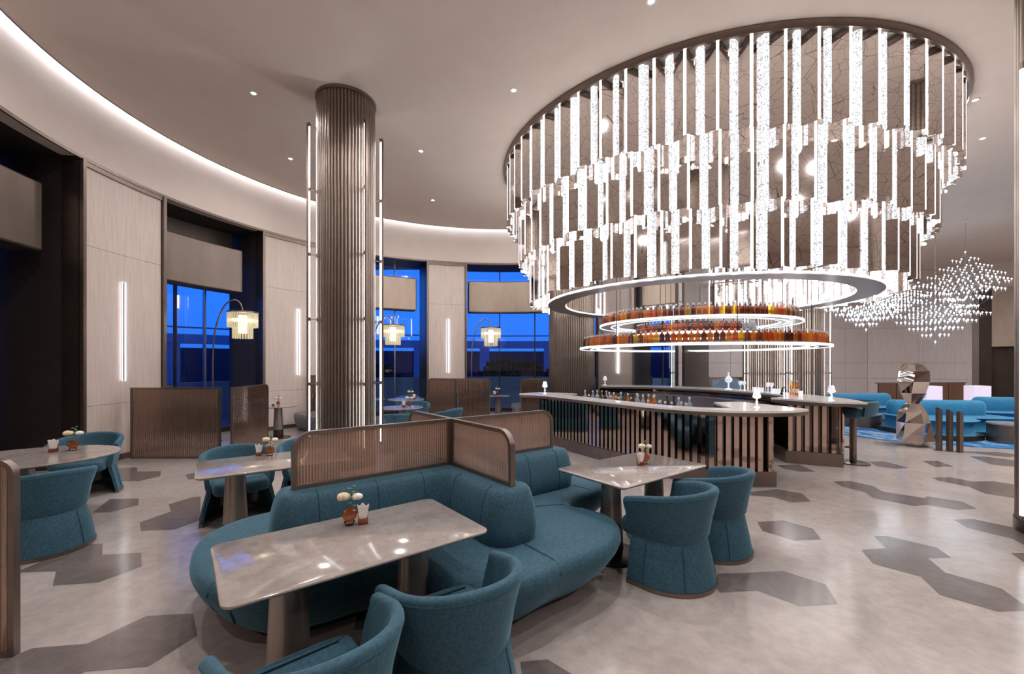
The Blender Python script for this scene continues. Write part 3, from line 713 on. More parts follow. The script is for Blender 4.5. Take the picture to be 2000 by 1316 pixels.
# glasses, bottles and dispensers on the far counter
gl = empty('rocks_glass', (0, 0, 0), 0, 'x', 'glass', 'short square glasses on the far counter')
MB().lathe([(.0001, .0), (.036, 0), (.042, .095), (.039, .095), (.034, .012), (.0001, .012)], 12).build('glass_bowl', 'crystal_glow', gl); freeze(gl)
wg = empty('stem_glass', (0, 0, 0), 0, 'x', 'wine glass', 'stemmed glasses on the far counter')
MB().lathe([(.0001, 0), (.035, 0), (.034, .004), (.006, .01), (.005, .11), (.02, .125), (.045, .17), (.04, .22), (.038, .22), (.043, .17), (.018, .13), (.0001, .125)], 12).build('glass_bowl', 'crystal_glow', wg); freeze(wg)
mid = offset(oB, -.40, False)
def on_b(t): P = resample(mid, 200); return P[int(t*199)]
S2 = {}
for t_ in (.36, .375, .39, .29, .30, .315, .20): p = on_b(t_); use(gl, S2, (*p, 1.1), t_*9, 'short clear glass on the far bar counter', 'short glasses on the far counter')
for t_ in (.43, .445, .32, .335): p = on_b(t_); use(wg, S2, (*p, 1.1), t_*9, 'clear stemmed glass on the far bar counter', 'stemmed glasses on the far counter')
for t_, k, lb in ((.235, 4, 'amber whisky bottle on the far counter, left of the pair'), (.215, 4, 'amber whisky bottle on the far counter, right of the pair')):
    p = on_b(t_); dup(BK[k], (*p, 1.1), 0, lb, 'amber bottles on the far counter')
m = empty('bar_tap', (5.7, 8.9, 1.1), .6, 'black arched tap on the far counter', 'tap')
pts = [(-.12, 0, 0), (-.12, 0, .06), (-.09, 0, .11), (-.04, 0, .14), (.02, 0, .14), (.07, 0, .11), (.10, 0, .05)]
MB().tube(catmull(pts, 4), .014, 8).build('spout', 'black_metal', m)
MB().cyl((-.12, 0, 0), .03, .025, 0, .03, 12).build('tap_base', 'black_metal', m)
# glass cloche lamp stand at the back of the bar
p = on_b(.36)
m = empty('fountain_dispenser', (5.35, 10.5, 1.1), .3, 'clear domed drinks fountain with curved arms on the far counter', 'dispenser')
MB().lathe([(.0001, 0), (.09, 0), (.08, .02), (.02, .04), (.02, .16), (.08, .2), (.09, .26), (.03, .33), (.012, .36), (.03, .40), (.0001, .43)], 16).build('dome', 'crystal_glow', m)
for s_ in (-1, 1): MB().tube(catmull([(0, 0, .22), (s_*.15, 0, .27), (s_*.28, 0, .24), (s_*.38, 0, .14)], 5), .009, 6).build('arm', 'steel', m)

# ------------------------------------------------------------------ furniture
U = math.radians(37.5); ux, uy = cos(U), sin(U); OX, OY = -.54, 3.82
def uw(u, w): return (OX+u*ux+w*uy, OY+u*uy-w*ux)     # w points towards the camera side
# -- central cross-shaped sofa; local frame: x along u, y along -w
so = empty('booth_sofa', (OX, OY, 0), U, 'cross-shaped teal velvet sofa island around the reeded screens', 'sofa')
OUT = [(-1.25, .92), (-1.58, .84), (-1.82, .58), (-1.88, .15), (-1.80, -.30), (-1.55, -.58), (-1.2, -.66), (-.95, -.68), (-.76, -.84), (-.68, -1.1), (-.52, -1.32), (-.2, -1.40),
       (.1, -1.38), (.45, -1.38), (.78, -1.26), (.98, -1.02), (.98, -.76), (.92, -.58), (1.12, -.48), (1.5, -.45), (1.76, -.34), (1.88, 0), (1.80, .5), (1.45, .82), (1.1, .86), (.85, .95), (.72, 1.15), (.55, 1.4), (.2, 1.5), (-.3, 1.48), (-.62, 1.3), (-.76, 1.05), (-.98, .93)]
OUTS = catmull(OUT, 4, True)
sm = MB(); puff(sm, OUTS, [(.05, -.26), (.10, -.20), (.20, -.10), (.30, -.03), (.37, 0), (.42, -.008), (.445, -.026), (.457, -.058), (.460, -.12)])
sm.build('seat', 'velvet_teal', so, 60)
sp = MB(); puff(sp, OUTS, [(0, -.30), (.06, -.30)]); sp.build('plinth', 'dark_bronze', so, 30)
def arm_out(L0, L1, w0): return rrect((L0+L1)/2, 0, L1-L0, 2*w0, min(w0, .18), 6)
# one continuous padded back along the four arms of the cross
hw = .205; c_ = .10
def arc_(cx, cy, r, a0, a1, n=6): return [(cx+r*cos(math.radians(a0+(a1-a0)*k/n)), cy+r*sin(math.radians(a0+(a1-a0)*k/n))) for k in range(n+1)]
RX, LX, TY, BY, er = 1.38, -1.42, 1.00, -.99, .15
BO = (arc_(hw+c_, -hw-c_, c_, 180, 90)+arc_(RX-er, -hw+er, er, -90, 0)+arc_(RX-er, hw-er, er, 0, 90)+arc_(hw+c_, hw+c_, c_, 270, 180)
      +arc_(hw-er, TY-er, er, 0, 90)+arc_(-hw+er, TY-er, er, 90, 180)+arc_(-hw-c_, hw+c_, c_, 0, -90)+arc_(LX+er, hw-er, er, 90, 180)
      +arc_(LX+er, -hw+er, er, 180, 270)+arc_(-hw-c_, -hw-c_, c_, 90, 0)+arc_(-hw+er, BY+er, er, 180, 270)+arc_(hw-er, BY+er, er, -90, 0))
m = MB(); puff(m, BO, [(.42, -.02), (.47, .012), (.56, .02), (.68, .008), (.76, -.012), (.81, -.03), (.838, -.052), (.846, -.08)])
m.build('backrest', 'velvet_teal', so, 50)
def back_seam(x, y, nx, ny):
    MB().tube([(x+nx*(hw+d), y+ny*(hw+d), z) for z, d in ((.46, .010), (.56, .019), (.68, .007), (.76, -.013), (.81, -.031), (.838, -.053), (.849, -.09))], .0045, 5).build('seam', 'teal_seam', so)
for u_ in (-1.16, -.74, -.36, .38, .74, 1.12):
    back_seam(u_, 0, 0, -1); back_seam(u_, 0, 0, 1)
for v_ in (-.80, -.36, .40, .76):
    back_seam(0, v_, -1, 0); back_seam(0, v_, 1, 0)
# piping seams across the seat
def seat_seam(a, b, drop):
    d = math.hypot(b[0]-a[0], b[1]-a[1]); ex, ey = (b[0]-a[0])/d, (b[1]-a[1])/d
    pts = [(a[0], a[1], .459), (b[0]-ex*.14, b[1]-ey*.14, .459), (b[0]-ex*.07, b[1]-ey*.07, .455), (b[0]-ex*.03, b[1]-ey*.03, .44), (b[0]-ex*.002, b[1]-ey*.002, .39), (b[0]-ex*.035, b[1]-ey*.035, .30), (b[0]-ex*.12, b[1]-ey*.12, .20)]
    MB().tube(pts, .008, 6).build('seam', 'teal_seam', so)
seat_seam((.02, -.9), (.02, -1.385), 0); seat_seam((-.45, -.3), (-.80, -.80), 0); seat_seam((-1.5, .2), (-1.70, -.45), 0); seat_seam((-1.45, -.2), (-1.8, -.3), 0)
seat_seam((.5, -.4), (.90, -.60), 0); seat_seam((1.35, -.2), (1.38, -.46), 0); seat_seam((-.5, .4), (-.9, .93), 0); seat_seam((.5, .5), (.86, .94), 0)
# -- reeded glass screens
def outline_top(L, H, rl, rr, n=8):
    P = [(0, 0)]
    if rl: P += [(rl-rl*cos(PI/2*i/n), H-rl+rl*sin(PI/2*i/n)) for i in range(n+1)]
    else: P.append((0, H))
    if rr: P += [(L-rr+rr*sin(PI/2*i/n), H-rr+rr*cos(PI/2*i/n)) for i in range(n+1)]
    else: P.append((L, H))
    P.append((L, 0)); return P
def screen_panel(parent, p0, p1, z0, z1, rl=0, rr=0, pitch=.021, fw=.028, fd=.045, mt='reeded_glass'):
    dx, dy = p1[0]-p0[0], p1[1]-p0[1]; L = math.hypot(dx, dy); a = math.atan2(dy, dx)
    f = empty('screen_panel', (p0[0], p0[1], z0), a, parent=parent); H = z1-z0
    P = outline_top(L, H, rl, rr)
    def top(s):
        if rl and s < rl: return H-rl+math.sqrt(max(0, rl*rl-(rl-s)**2))
        if rr and s > L-rr: return H-rr+math.sqrt(max(0, rr*rr-(s-L+rr)**2))
        return H
    n = max(2, round((L-2*fw*.5)/pitch)); K = 6; fr = []; bk = []
    cols = []
    for i in range(n*K+1):
        s = fw*.4+(L-fw*.8)*i/(n*K); y = .004+.011*abs(sin(PI*i/K)); cols.append((s, y, max(.02, top(s)-fw*.4)))
    m = MB(); m.rings([[(s, -y, fw*.3), (s, -y, tz), (s, y, tz), (s, y, fw*.3)] for s, y, tz in cols]); m.build('reeded_glass', mt, f, 60)
    # frame: rectangular section swept round the outline
    C = (L/2, H/2); Nn = normals(P); Q = []; S = sum(P[i][0]*P[(i+1) % len(P)][1]-P[(i+1) % len(P)][0]*P[i][1] for i in range(len(P)))
    def inset(P, d):
        out = []; m_ = len(P)
        for i in range(m_):
            a_, b_, c_ = P[i-1], P[i], P[(i+1) % m_]
            d1 = Vector((b_[0]-a_[0], b_[1]-a_[1])); d2 = Vector((c_[0]-b_[0], c_[1]-b_[1]))
            if d1.length < 1e-9 or d2.length < 1e-9: out.append(b_); continue
            d1.normalize(); d2.normalize(); n1 = Vector((d1.y, -d1.x)); n2 = Vector((d2.y, -d2.x)); nn_ = (n1+n2); k_ = nn_.length_squared
            nn_ = nn_*(2/k_) if k_ > .05 else n1
            out.append((b_[0]+nn_.x*d, b_[1]+nn_.y*d))
        return out
    I = inset(P, fw)
    if not all(-.01 <= q[0] <= L+.01 for q in I): I = inset(P, -fw)
    m = MB(); n_ = len(P)
    m.rings([[(P[i][0], -fd/2, P[i][1]), (P[i][0], fd/2, P[i][1]), (I[i][0], fd/2, I[i][1]), (I[i][0], -fd/2, I[i][1])] for i in list(range(n_))+[0]], caps=(False, False))
    m.build('screen_frame', 'bronze', f, 30)
sc = empty('booth_screen', (0, 0, 0), 0, 'crossed low bronze screens of reeded glass rising from the teal sofa back', 'screen')
zt, zb = 1.255, .845
screen_panel(sc, uw(-1.30, 0), uw(-.022, 0), zb, zt, .14, 0)
screen_panel(sc, uw(.022, 0), uw(1.22, 0), zb, zt, 0, .14)
screen_panel(sc, uw(0, .025), uw(0, .90), zb, zt, 0, .14)
screen_panel(sc, uw(0, -.90), uw(0, -.025), zb, zt, .14, 0)
x, y = uw(0, 0); MB().box((x, y, (zt+zb)/2), (.045, .045, zt-zb), U).build('corner_post', 'bronze', sc)
def floor_screen(label, panels, z1=1.3, group='floor-standing reeded screens'):
    t = empty('reeded_screen', (0, 0, 0), 0, label, 'screen', group)
    for p0, p1, rl, rr in panels: screen_panel(t, p0, p1, .0, z1, rl, rr, pitch=.035, mt='smoked_reeded_glass')
floor_screen('long reeded brown screen standing on the floor against the left wall', [((-7.0, 7.81), (-5.36, 7.81), 0, 0), ((-5.19, 7.86), (-5.32, 9.25), 0, .12)])
floor_screen('reeded screen cut off by the left edge of the picture in front', [((-4.6, 2.2), (-2.97, 2.55), .1, .1)], 1.18)
floor_screen('reeded screen with rounded corners between the two blue windows', [((-2.35, 11.9), (-1.52, 11.6), .12, 0), ((-1.50, 11.6), (-.62, 11.9), 0, .12)], 1.33)
floor_screen('reeded screen by the blue window, left of the wide column', [((.25, 12.3), (1.0, 12.3), .12, 0)], 1.3)
floor_screen('brown screen just left of the large ribbed column', [((-5.65, 11.75), (-4.9, 11.8), 0, 0)], 1.42)
floor_screen('brown reeded screen seen beyond the bar on the left', [((3.30, 14.0), (4.75, 14.4), .05, .05)], 1.32)
floor_screen('brown screen beyond the bar under the drinks fountain', [((7.0, 15.6), (9.3, 15.2), .05, .05)], 1.25)

# -- barrel armchair; opening faces +y
def armchair():
    t = empty('barrel_armchair', (0, 0, 0), 0, 'x', 'armchair', 'teal barrel armchairs')
    AM = math.radians(128)
    TA = math.radians(84)
    def plan(a, r):
        if abs(a) <= TA: return (r*sin(a), -r*cos(a))
        sg = 1 if a > 0 else -1; e = .27*(abs(a)-TA)
        return (sg*(r*sin(TA)+e*cos(TA)*.8), -r*cos(TA)+e*sin(TA))
    def shell(m, sect, n=44, A=AM, ry=1.0):
        loops = []
        for i in range(n+1):
            a = -A+2*A*i/n; loops.append([(*plan(a, r), z) for r, z in sect(a/A)])
        m.rings(loops)
    def s_up(u):
        zt = .775-.10*abs(u)**1.6; rb = .290; rt = .376-.012*abs(u)**2
        if abs(u) > .97: zt -= .006
        return [(rb, .365), (rb+.018, .40), (rb+(rt-rb)*.5, .55), (rt-.004, zt-.05), (rt, zt-.02), (rt-.008, zt-.004), (rt-.025, zt+.004), (rt-.045, zt-.002), (rt-.056, zt-.02), (rt-.06, zt-.05), (rb-.03+(rt-rb)*.3, .55), (rb-.035, .42), (rb-.03, .365)]
    m = MB(); shell(m, s_up); m.build('backrest', 'velvet_teal', t, 60)
    m = MB(); loops = [(*plan(u*AM, .373-.012*abs(u)**2), .775-.10*abs(u)**1.6-.034) for u in [-1+2*i/44 for i in range(45)]]
    m.tube(loops, .005, 6); m.build('piping', 'velvet_teal', t)
    def s_lo(u): 
        rb = .36; return [(rb, .035), (rb-.006, .06), (.328, .2), (.293, .36), (.287, .372), (.25, .372), (.255, .34), (.295, .2), (.325, .05), (.325, .035)]
    m = MB(); shell(m, s_lo, A=math.radians(122)); m.build('skirt', 'velvet_teal', t, 60)
    def s_bd(u): return [(.364, 0), (.366, .034), (.33, .034), (.33, 0)]
    m = MB(); shell(m, s_bd, A=math.radians(122)); m.build('base_band', 'bronze', t, 60)
    for u_ in (-.72, -.3, .3, .72):
        a = u_*AM; m = MB(); m.tube([(*plan(a, r), z) for r, z in ((.361, .04), (.332, .2), (.295, .355))], .003, 5); m.build('seam', 'teal_seam', t)
    m = MB(); puff(m, catmull([(-.26, .0), (-.2, -.18), (0, -.262), (.2, -.18), (.26, .0), (.262, .16), (.235, .29), (0, .315), (-.235, .29), (-.262, .16)], 5, True), [(.33, -.03), (.345, -.008), (.37, .0), (.43, .0), (.455, -.012), (.468, -.04), (.472, -.09)]); m.build('seat', 'velvet_teal', t, 60)
    m = MB(); puff(m, [(.24*cos(2*PI*i/24), .24*sin(2*PI*i/24)) for i in range(24)], [(.20, 0), (.335, 0)]); m.build('seat_base', 'black_metal', t, 40)
    freeze(t); return t
ac = armchair(); S3 = {}
fw_ = math.atan2(ux, -uy)-PI/2       # facing -w (towards the table from the camera side)
def chair(x, y, rz, label, s=1.0): use(ac, S3, (x, y, 0), rz, label, 'teal barrel armchairs').scale = (s, s, s)
x, y = uw(-.80, 1.44); chair(x, y, fw_-.05, 'teal armchair at the nearest table, right of the front pair', .95)
x, y = -.80, 1.715; chair(x, y, fw_+.08, 'teal armchair at the nearest table, left of the front pair, cut by the bottom edge', .95)
x, y = uw(1.27, 1.36); chair(x, y, fw_, 'teal armchair at the right table, nearer to the camera')
x, y = uw(2.05, 1.30); chair(x, y, fw_+.04, 'teal armchair at the right table, nearer to the bar')
chair(-4.42, 4.0, math.atan2(-.75, -.66)+PI+.25 if False else 1.0, 'large teal armchair with its back to us at the oval table on the left')
chair(-5.72, 5.72, PI+.42, 'teal armchair behind the oval table on the left, beneath the wall panel')
x, y = uw(-1.42, -2.38); chair(x, y, fw_+PI+.05, 'teal armchair behind the table at middle left, in front of the long screen')
x, y = uw(-.66, -2.42); chair(x, y, fw_+PI, 'teal armchair at the middle left table, partly hidden by the crossed screens')
chair(-2.45, 10.75, 3.2, 'teal armchair behind the round table right of the ribbed column')
chair(-1.45, 9.3, 1.26, 'teal armchair half seen behind the crossed screens, in front of the brown screen')
chair(-2.2, 8.5, .1, 'teal armchair right of the column with only its rim showing above the screens')
chair(-3.1, 12.6, 3.2, 'grey-teal armchair by the blue window right of the ribbed column')

# -- tables
def pedestal(parent, x, y, h=.722, r=.27, r1=.082, r2=.112):
    MB().cyl((x, y, 0), r1, r2-.012, .18, h, 24) if False else None
    m = MB(); m.lathe([(r2-.006, .195), (r1, h), (.0001, h)], 28, (x, y, 0)); m.build('pedestal', 'pale_pedestal', parent)
    m = MB(); m.lathe([(r2-.01, .012), (r2-.002, .06), (r2-.008, .195), (r2-.02, .196)], 28, (x, y, 0)); m.build('pedestal_sleeve', 'dark_bronze', parent)
    m = MB(); m.lathe([(.0001, 0), (r, 0), (r, .008), (r-.01, .013), (.0001, .014)], 36, (x, y, 0)); m.build('base_plate', 'dark_bronze', parent)
noisy('pale_pedestal', (.33, .285, .25), (.38, .33, .29), 5, .34, .6)
def rect_table(cx, cy, rz, label, a=1.34, b=.78, single=False):
    t = empty('dining_table', (cx, cy, 0), rz, label, 'table', 'rectangular stone-topped tables')
    P = rrect(0, 0, a, b, .06, 6); m = MB(); puff(m, P, [(.722, -.03), (.735, -.004), (.742, 0), (.748, -.002), (.75, -.006)]); m.build('tabletop', 'table_stone', t, 40)
    for s_ in ((0,) if single else (-1, 1)): pedestal(t, s_*(a/2-.32), 0)
    return t
x, y = uw(-1.12, .88); rect_table(x, y, U+.01, 'stone-topped table nearest the camera, in the left front nook of the sofa')
x, y = uw(1.53, .82); rect_table(x, y, U-.01, 'stone-topped table right of the sofa, near the bar', 1.3, .80)
x, y = uw(-1.16, -1.595); rect_table(x, y, U-.03, 'stone-topped table behind the sofa at middle left, reflecting the blue window', 1.34, .82)
def round_table(x, y, a, b, rz, label, h=.75):
    t = empty('round_table', (x, y, 0), rz, label, 'table', 'round stone-topped tables')
    m = MB(); puff(m, [(a*cos(2*PI*i/48), b*sin(2*PI*i/48)) for i in range(48)], [(h-.028, -.03), (h-.014, -.003), (h-.008, 0), (h, -.006)]); m.build('tabletop', 'table_stone', t, 40)
    pedestal(t, 0, 0, h-.028)
round_table(-5.2, 4.52, .78, .66, .45, 'large oval stone-topped table at the left edge with flowers')
round_table(-5.5, 10.0, .42, .42, 0, 'small round table behind the long screen, beneath the wall light')
round_table(-2.5, 9.65, .48, .46, 0, 'round table just right of the ribbed column, reflecting blue')
round_table(-2.95, 11.85, .5, .5, 0, 'small round table by the blue window with flowers, farther right of the column')
round_table(-4.0, 11.9, .42, .42, 0, 'small round table mostly hidden behind the ribbed column')
rect_table(-.42, 13.15, .1, 'small square table between the reeded screen and the wide column', .7, .6, True)

# -- flowers and napkins on the tables
fv = empty('flower_vase', (0, 0, 0), 0, 'x', 'vase', 'small amber vases of flowers')
m = MB(); m.lathe([(.0001, .0), (.026, 0), (.030, .012), (.034, .022), (.0001, .024)], 16); m.build('vase_foot', 'clear_glass', fv)
m = MB(); m.lathe([(.0001, .024), (.022, .025), (.040, .045), (.045, .065), (.038, .088), (.022, .098), (.020, .104), (.0001, .104)], 18); m.build('vase_bowl', 'vase_amber', fv)
def rose(c, r, mt):
    m = MB(); m.ball(c, r*.6, 8)
    for k in range(9):
        a = k*2.4; q = .35+.07*k; rr = r*q
        pc = (c[0]+cos(a)*rr*.55, c[1]+sin(a)*rr*.55, c[2]-r*.15*q+.1*r)
        m.ball(pc, r*.55, 6, (1, 1, .9))
    m.build('rose', mt, fv, 70)
rose((-.036, -.01, .178), .042, 'rose_cream'); rose((.042, .012, .172), .034, 'rose_white')
m = MB(); m.tube([(0, 0, .1), (.004, .01, .17), (.012, .015, .235)], .003, 5)
for k in range(12):
    z = .115+.011*k; a = k*2.3; m.ball((.006+.018*cos(a), .01+.018*sin(a), z), .011, 5, (1, 1, .5))
m.build('foliage', 'leaf_green', fv)
freeze(fv)
nh = empty('napkin_holder', (0, 0, 0), 0, 'x', 'napkin holder', 'amber holders with white napkins')
m = MB(); m.prism(rrect(0, 0, .055, .05, .006), 0, .008); m.box((0, .022, .035), (.055, .005, .055)); m.box((0, -.022, .022), (.055, .005, .03)); m.box((.026, 0, .022), (.005, .045, .03)); m.build('holder', 'vase_amber', nh)
m = MB()
for k in range(4): m.add([(-.018, -.012+.007*k, .012), (.018, -.012+.007*k, .012), (.036, -.02+.011*k, .12-.01*(k % 2)), (.018, -.018+.011*k, .105), (0, -.018+.011*k, .128), (-.018, -.018+.011*k, .108), (-.034, -.02+.011*k, .122)], [(0, 1, 2, 3, 4, 5, 6)])
m.build('napkin', 'napkin_paper', nh, 0).modifiers.new('s', 'SOLIDIFY').thickness = .002
freeze(nh)
S4 = {}
def dressing(x, y, dx, dy, where, z=.75, s=1.0):
    use(fv, S4, (x, y, z), random.random()*.4, 'small amber vase of cream flowers on '+where).scale = (s,)*3
    use(nh, S4, (x+dx, y+dy, z), .4, 'amber holder of white napkins on '+where).scale = (s,)*3
dressing(-1.005, 2.63, .075, .02, 'the nearest stone table', s=1.0)
dressing(1.32, 4.22, -.06, -.05, 'the table right of the sofa')
dressing(-2.62, 4.6, -.12, .0, 'the middle left table')
dressing(-5.02, 4.86, -.14, -.08, 'the oval table at the left edge', s=1.15)
dressing(-5.5, 10.0, -.12, .0, 'the small round table behind the long screen')
dressing(-2.35, 9.7, -.12, .0, 'the round table right of the ribbed column', s=1.2)
dressing(-2.82, 11.8, .1, .0, 'the far round table by the blue window', s=1.2)
dressing(-.44, 13.1, -.1, .0, 'the small square table by the screen', s=1.2)

# -- brown booths along the wall
def booth(x, y, rz, label, L=1.5):
    t = empty('booth_bench', (x, y, 0), rz, label, 'bench', 'brown upholstered benches by the wall')
    m = MB(); puff(m, rrect(0, -.05, L, .62, .12), [(.06, -.08), (.3, 0), (.42, 0), (.455, -.04)]); m.build('seat', 'velvet_brown', t, 60)
    m = MB(); puff(m, rrect(0, .30, L, .2, .09), [(.06, -.02), (.6, 0), (.8, -.01), (.86, -.05)]); m.build('backrest', 'velvet_brown', t, 60)
    m = MB(); m.prism(rrect(0, .05, L-.15, .6, .08), 0, .06); m.build('plinth', 'dark_bronze', t)
booth(-5.0, 10.95, -.75, 'brown upholstered bench just left of the ribbed column')
booth(.45, 13.25, -1.35, 'brown bench beside the small square table near the bar', 1.3)
booth(-2.0, 12.6, .0, 'brown bench behind the double reeded screen', 1.2)

# -- arc floor lamps with tiered glass shades
def arc_lamp(x, y, rz, label, H=3.16, reach=.62, r=.31):
    t = empty('arc_floor_lamp', (x, y, 0), rz, label, 'floor lamp', 'arched floor lamps with tiered crystal shades')
    pts = catmull([(0, 0, 0), (0, 0, .9), (.0, 0, 1.9), (.05, 0, 2.5), (.22, 0, 3.0), (.42, 0, H), (.56, 0, H-.06), (reach, 0, 2.92)], 6)
    MB().tube(pts, .017, 8).build('arched_stem', 'bronze', t)
    MB().cyl((0, 0, 0), .17, .17, 0, .03, 28).build('base', 'bronze', t)
    m = MB(); m.cyl((reach, 0, 0), r, r, 2.87, 2.90, 32); m.build('shade_plate', 'bronze', t)
    for (rr, za, zb_, n) in ((r-.02, 2.55, 2.87, 34), (r*.62, 2.30, 2.57, 22)):
        for k in range(n):
            a = 2*PI*k/n; m = MB(); m.box((reach+rr*cos(a), rr*sin(a), (za+zb_)/2), (.022, .03, zb_-za), a); m.build('crystal_rod', 'rod_glass', t, 0)
    m = MB(); m.cyl((reach, 0, 0), .08, .08, 2.42, 2.82, 12); m.build('lamp_core', 'lamp_warm', t)
    m = MB(); m.ringclosed([(r*.8, 2.69), (r*.84, 2.69), (r*.84, 2.73), (r*.8, 2.73)], 24, (reach, 0, 0)); m.build('lamp_ring', 'lamp_warm', t)
k = NB('rod_glass'); k.bsdf((.85, .80, .62), .15, 0, Transmission__Weight=.5, IOR=1.3, Emission__Color=(1, .9, .62, 1), Emission__Strength=.05)
arc_lamp(-6.65, 9.45, .12, 'arched floor lamp with tiered crystal shade in front of the left blue window')
arc_lamp(-4.2, 12.75, .05, 'arched floor lamp whose shade shows just right of the ribbed column', r=.35)
arc_lamp(-1.3, 13.7, .05, 'arched floor lamp with crystal shade before the widest blue window', r=.33)

# ------------------------------------------------------------------ right side: stool, sculpture, posts, lounge
t = empty('bar_stool', (5.98, 7.45, 0), .3, 'tall stool with angular teal tub seat at the far bar counter', 'stool')
MB().lathe([(.0001, 0), (.24, 0), (.24, .012), (.22, .02), (.0001, .022)], 32).build('base_plate', 'dark_bronze', t)
MB().box((0, 0, .42), (.085, .085, .80)).build('post', 'bronze', t, bevel=.02)
m = MB(); m.tube([(-.04, 0, .30), (-.25, .0, .30)], .01, 6); m.tube([(-.25, -.12, .3), (-.25, .12, .3)], .01, 6); m.build('footrest', 'bronze', t)
m = MB(); puff(m, rrect(0, 0, .50, .46, .1, 4), [(.80, -.09), (.84, -.03), (.93, .0), (.965, -.02), (.97, -.05)]); m.build('seat', 'velvet_teal', t, 50)
m = MB(); R_ = []
for i in range(25):
    a = math.radians(-115+230*i/24); c_, s_ = cos(a), sin(a); k_ = 1/max(abs(c_)**1.0, abs(s_)**1.0)**.5
    R_.append([(.275*k_*c_, .26*k_*s_, .84), (.30*k_*c_, .29*k_*s_, .93), (.33*k_*c_, .31*k_*s_, 1.08), (.29*k_*c_, .27*k_*s_, 1.10), (.25*k_*c_, .235*k_*s_, .95), (.24*k_*c_, .225*k_*s_, .84)])
m.rings(R_); m.build('backrest', 'velvet_teal', t, 30)

t = empty('mirrored_sculpture', (8.50, 9.0, 0), .15, 'faceted mirror-polished sculpture of two stacked boulders near the blue sofas', 'sculpture')
def rock(levels, name, seed):
    rr = random.Random(seed); L = []
    n = 6
    for z, r, off in levels: L.append([(off+r*cos(2*PI*k/n+z*.55)*(1+.05*rr.uniform(-1, 1)), r*.85*sin(2*PI*k/n+z*.55)*(1+.05*rr.uniform(-1, 1)), z) for k in range(n)])
    m = MB(); m.rings(L); m.build(name, 'polished_mirror', t, 0)
simple('polished_mirror', (.62, .55, .51), .04, 1)
rock([(0, .22, .04), (.12, .33, .05), (.50, .30, -.0), (.72, .26, -.04), (.90, .13, .0)], 'lower_boulder', 4)
rock([(.901, .13, 0), (1.12, .25, .0), (1.36, .31, .0), (1.58, .29, .02), (1.72, .18, -.02), (1.76, .08, -.03)], 'upper_boulder', 9)
for i, (x, y) in enumerate(((8.56, 8.52), (8.68, 8.43), (8.79, 8.34))):
    h = .86-.03*i; t = empty('bronze_post', (x, y, 0), 0, ('tallest', 'middle', 'shortest')[i]+' of the three slanted-topped bronze posts right of the sculpture', 'post', 'bronze posts beside the sculpture')
    m = MB(); a = .035; m.add([(-a, -a, 0), (a, -a, 0), (a, a, 0), (-a, a, 0), (-a, -a, h), (a, -a, h-.05), (a, a, h-.05), (-a, a, h)], [(3, 2, 1, 0), (4, 5, 6, 7), (0, 1, 5, 4), (1, 2, 6, 5), (2, 3, 7, 6), (3, 0, 4, 7)]); m.build('shaft', 'bronze', t, 0)
    m = MB(); m.box((0, 0, .005), (.1, .1, .01)); m.build('foot_plate', 'bronze', t, 0)
rugo = MB(); P = catmull([(8.3, 9.9), (9.4, 9.0), (11, 8.4), (13.5, 8.3), (15.8, 9.4), (16.5, 11.4), (15, 13.2), (12, 13.8), (9.6, 13.2), (8.2, 11.6)], 8, True)
rugo.prism(P, 0.002, .014); tag(rugo.build('area_rug', 'blue_rug', None, 0), 'blue patterned rug beneath the bright blue sofas', 'rug')
def lounge(x, y, rz, label, L=2.6, chaise=True):
    t = empty('lounge_sofa', (x, y, .014), rz, label, 'sofa', 'bright blue lounge sofas')
    O = [(-L/2, -.05), (-L/2+.1, .42), (0, .5), (L/2-.1, .42), (L/2, .0), (L/2-.1, -.42), (L/2-.6, -.5), (.1, -.48), (-.2, -.95 if chaise else -.5), (-.7, -1.15 if chaise else -.52), (-1.1, -.95 if chaise else -.5), (-L/2+.02, -.4)]
    O = catmull(O, 4, True)
    m = MB(); puff(m, O, [(.10, -.10), (.14, -.02), (.28, 0), (.38, 0), (.42, -.05), (.425, -.1)]); m.build('seat', 'velvet_blue', t, 60)
    B = rrect(-.05, .28, L-.2, .36, .17, 6); m = MB(); puff(m, B, [(.40, -.02), (.5, 0), (.68, -.0), (.76, -.04), (.79, -.1)]); m.build('backrest', 'velvet_blue', t, 60)
    m = MB(); puff(m, O, [(0, -.16), (.11, -.16)]); m.build('plinth', 'dark_bronze', t, 30)
lounge(10.85, 10.6, -.12, 'bright blue lounge sofa with chaise right of the sculpture', 2.4)
lounge(10.9, 13.0, .15, 'bright blue lounge sofa partly behind the sculpture', 2.4, False)
lounge(13.9, 11.4, -.3, 'bright blue lounge bench at far right behind the low table', 2.2, False)
def drum(x, y, r, h, label):
    t = empty('coffee_table', (x, y, .014), 0, label, 'coffee table', 'low drum tables')
    m = MB(); m.lathe([(.0001, 0), (r, 0), (r, h-.03), (.0001, h-.03)], 36); m.build('drum', 'bronze', t, 40)
    m = MB(); m.lathe([(.0001, h-.03), (r+.01, h-.03), (r+.01, h), (.0001, h)], 36); m.build('tabletop', 'table_stone', t, 40)
drum(9.70, 11.75, .42, .36, 'low bronze drum table between the bar stool and the sculpture')
drum(11.0, 9.3, .42, .42, 'low bronze drum table at the far right edge')
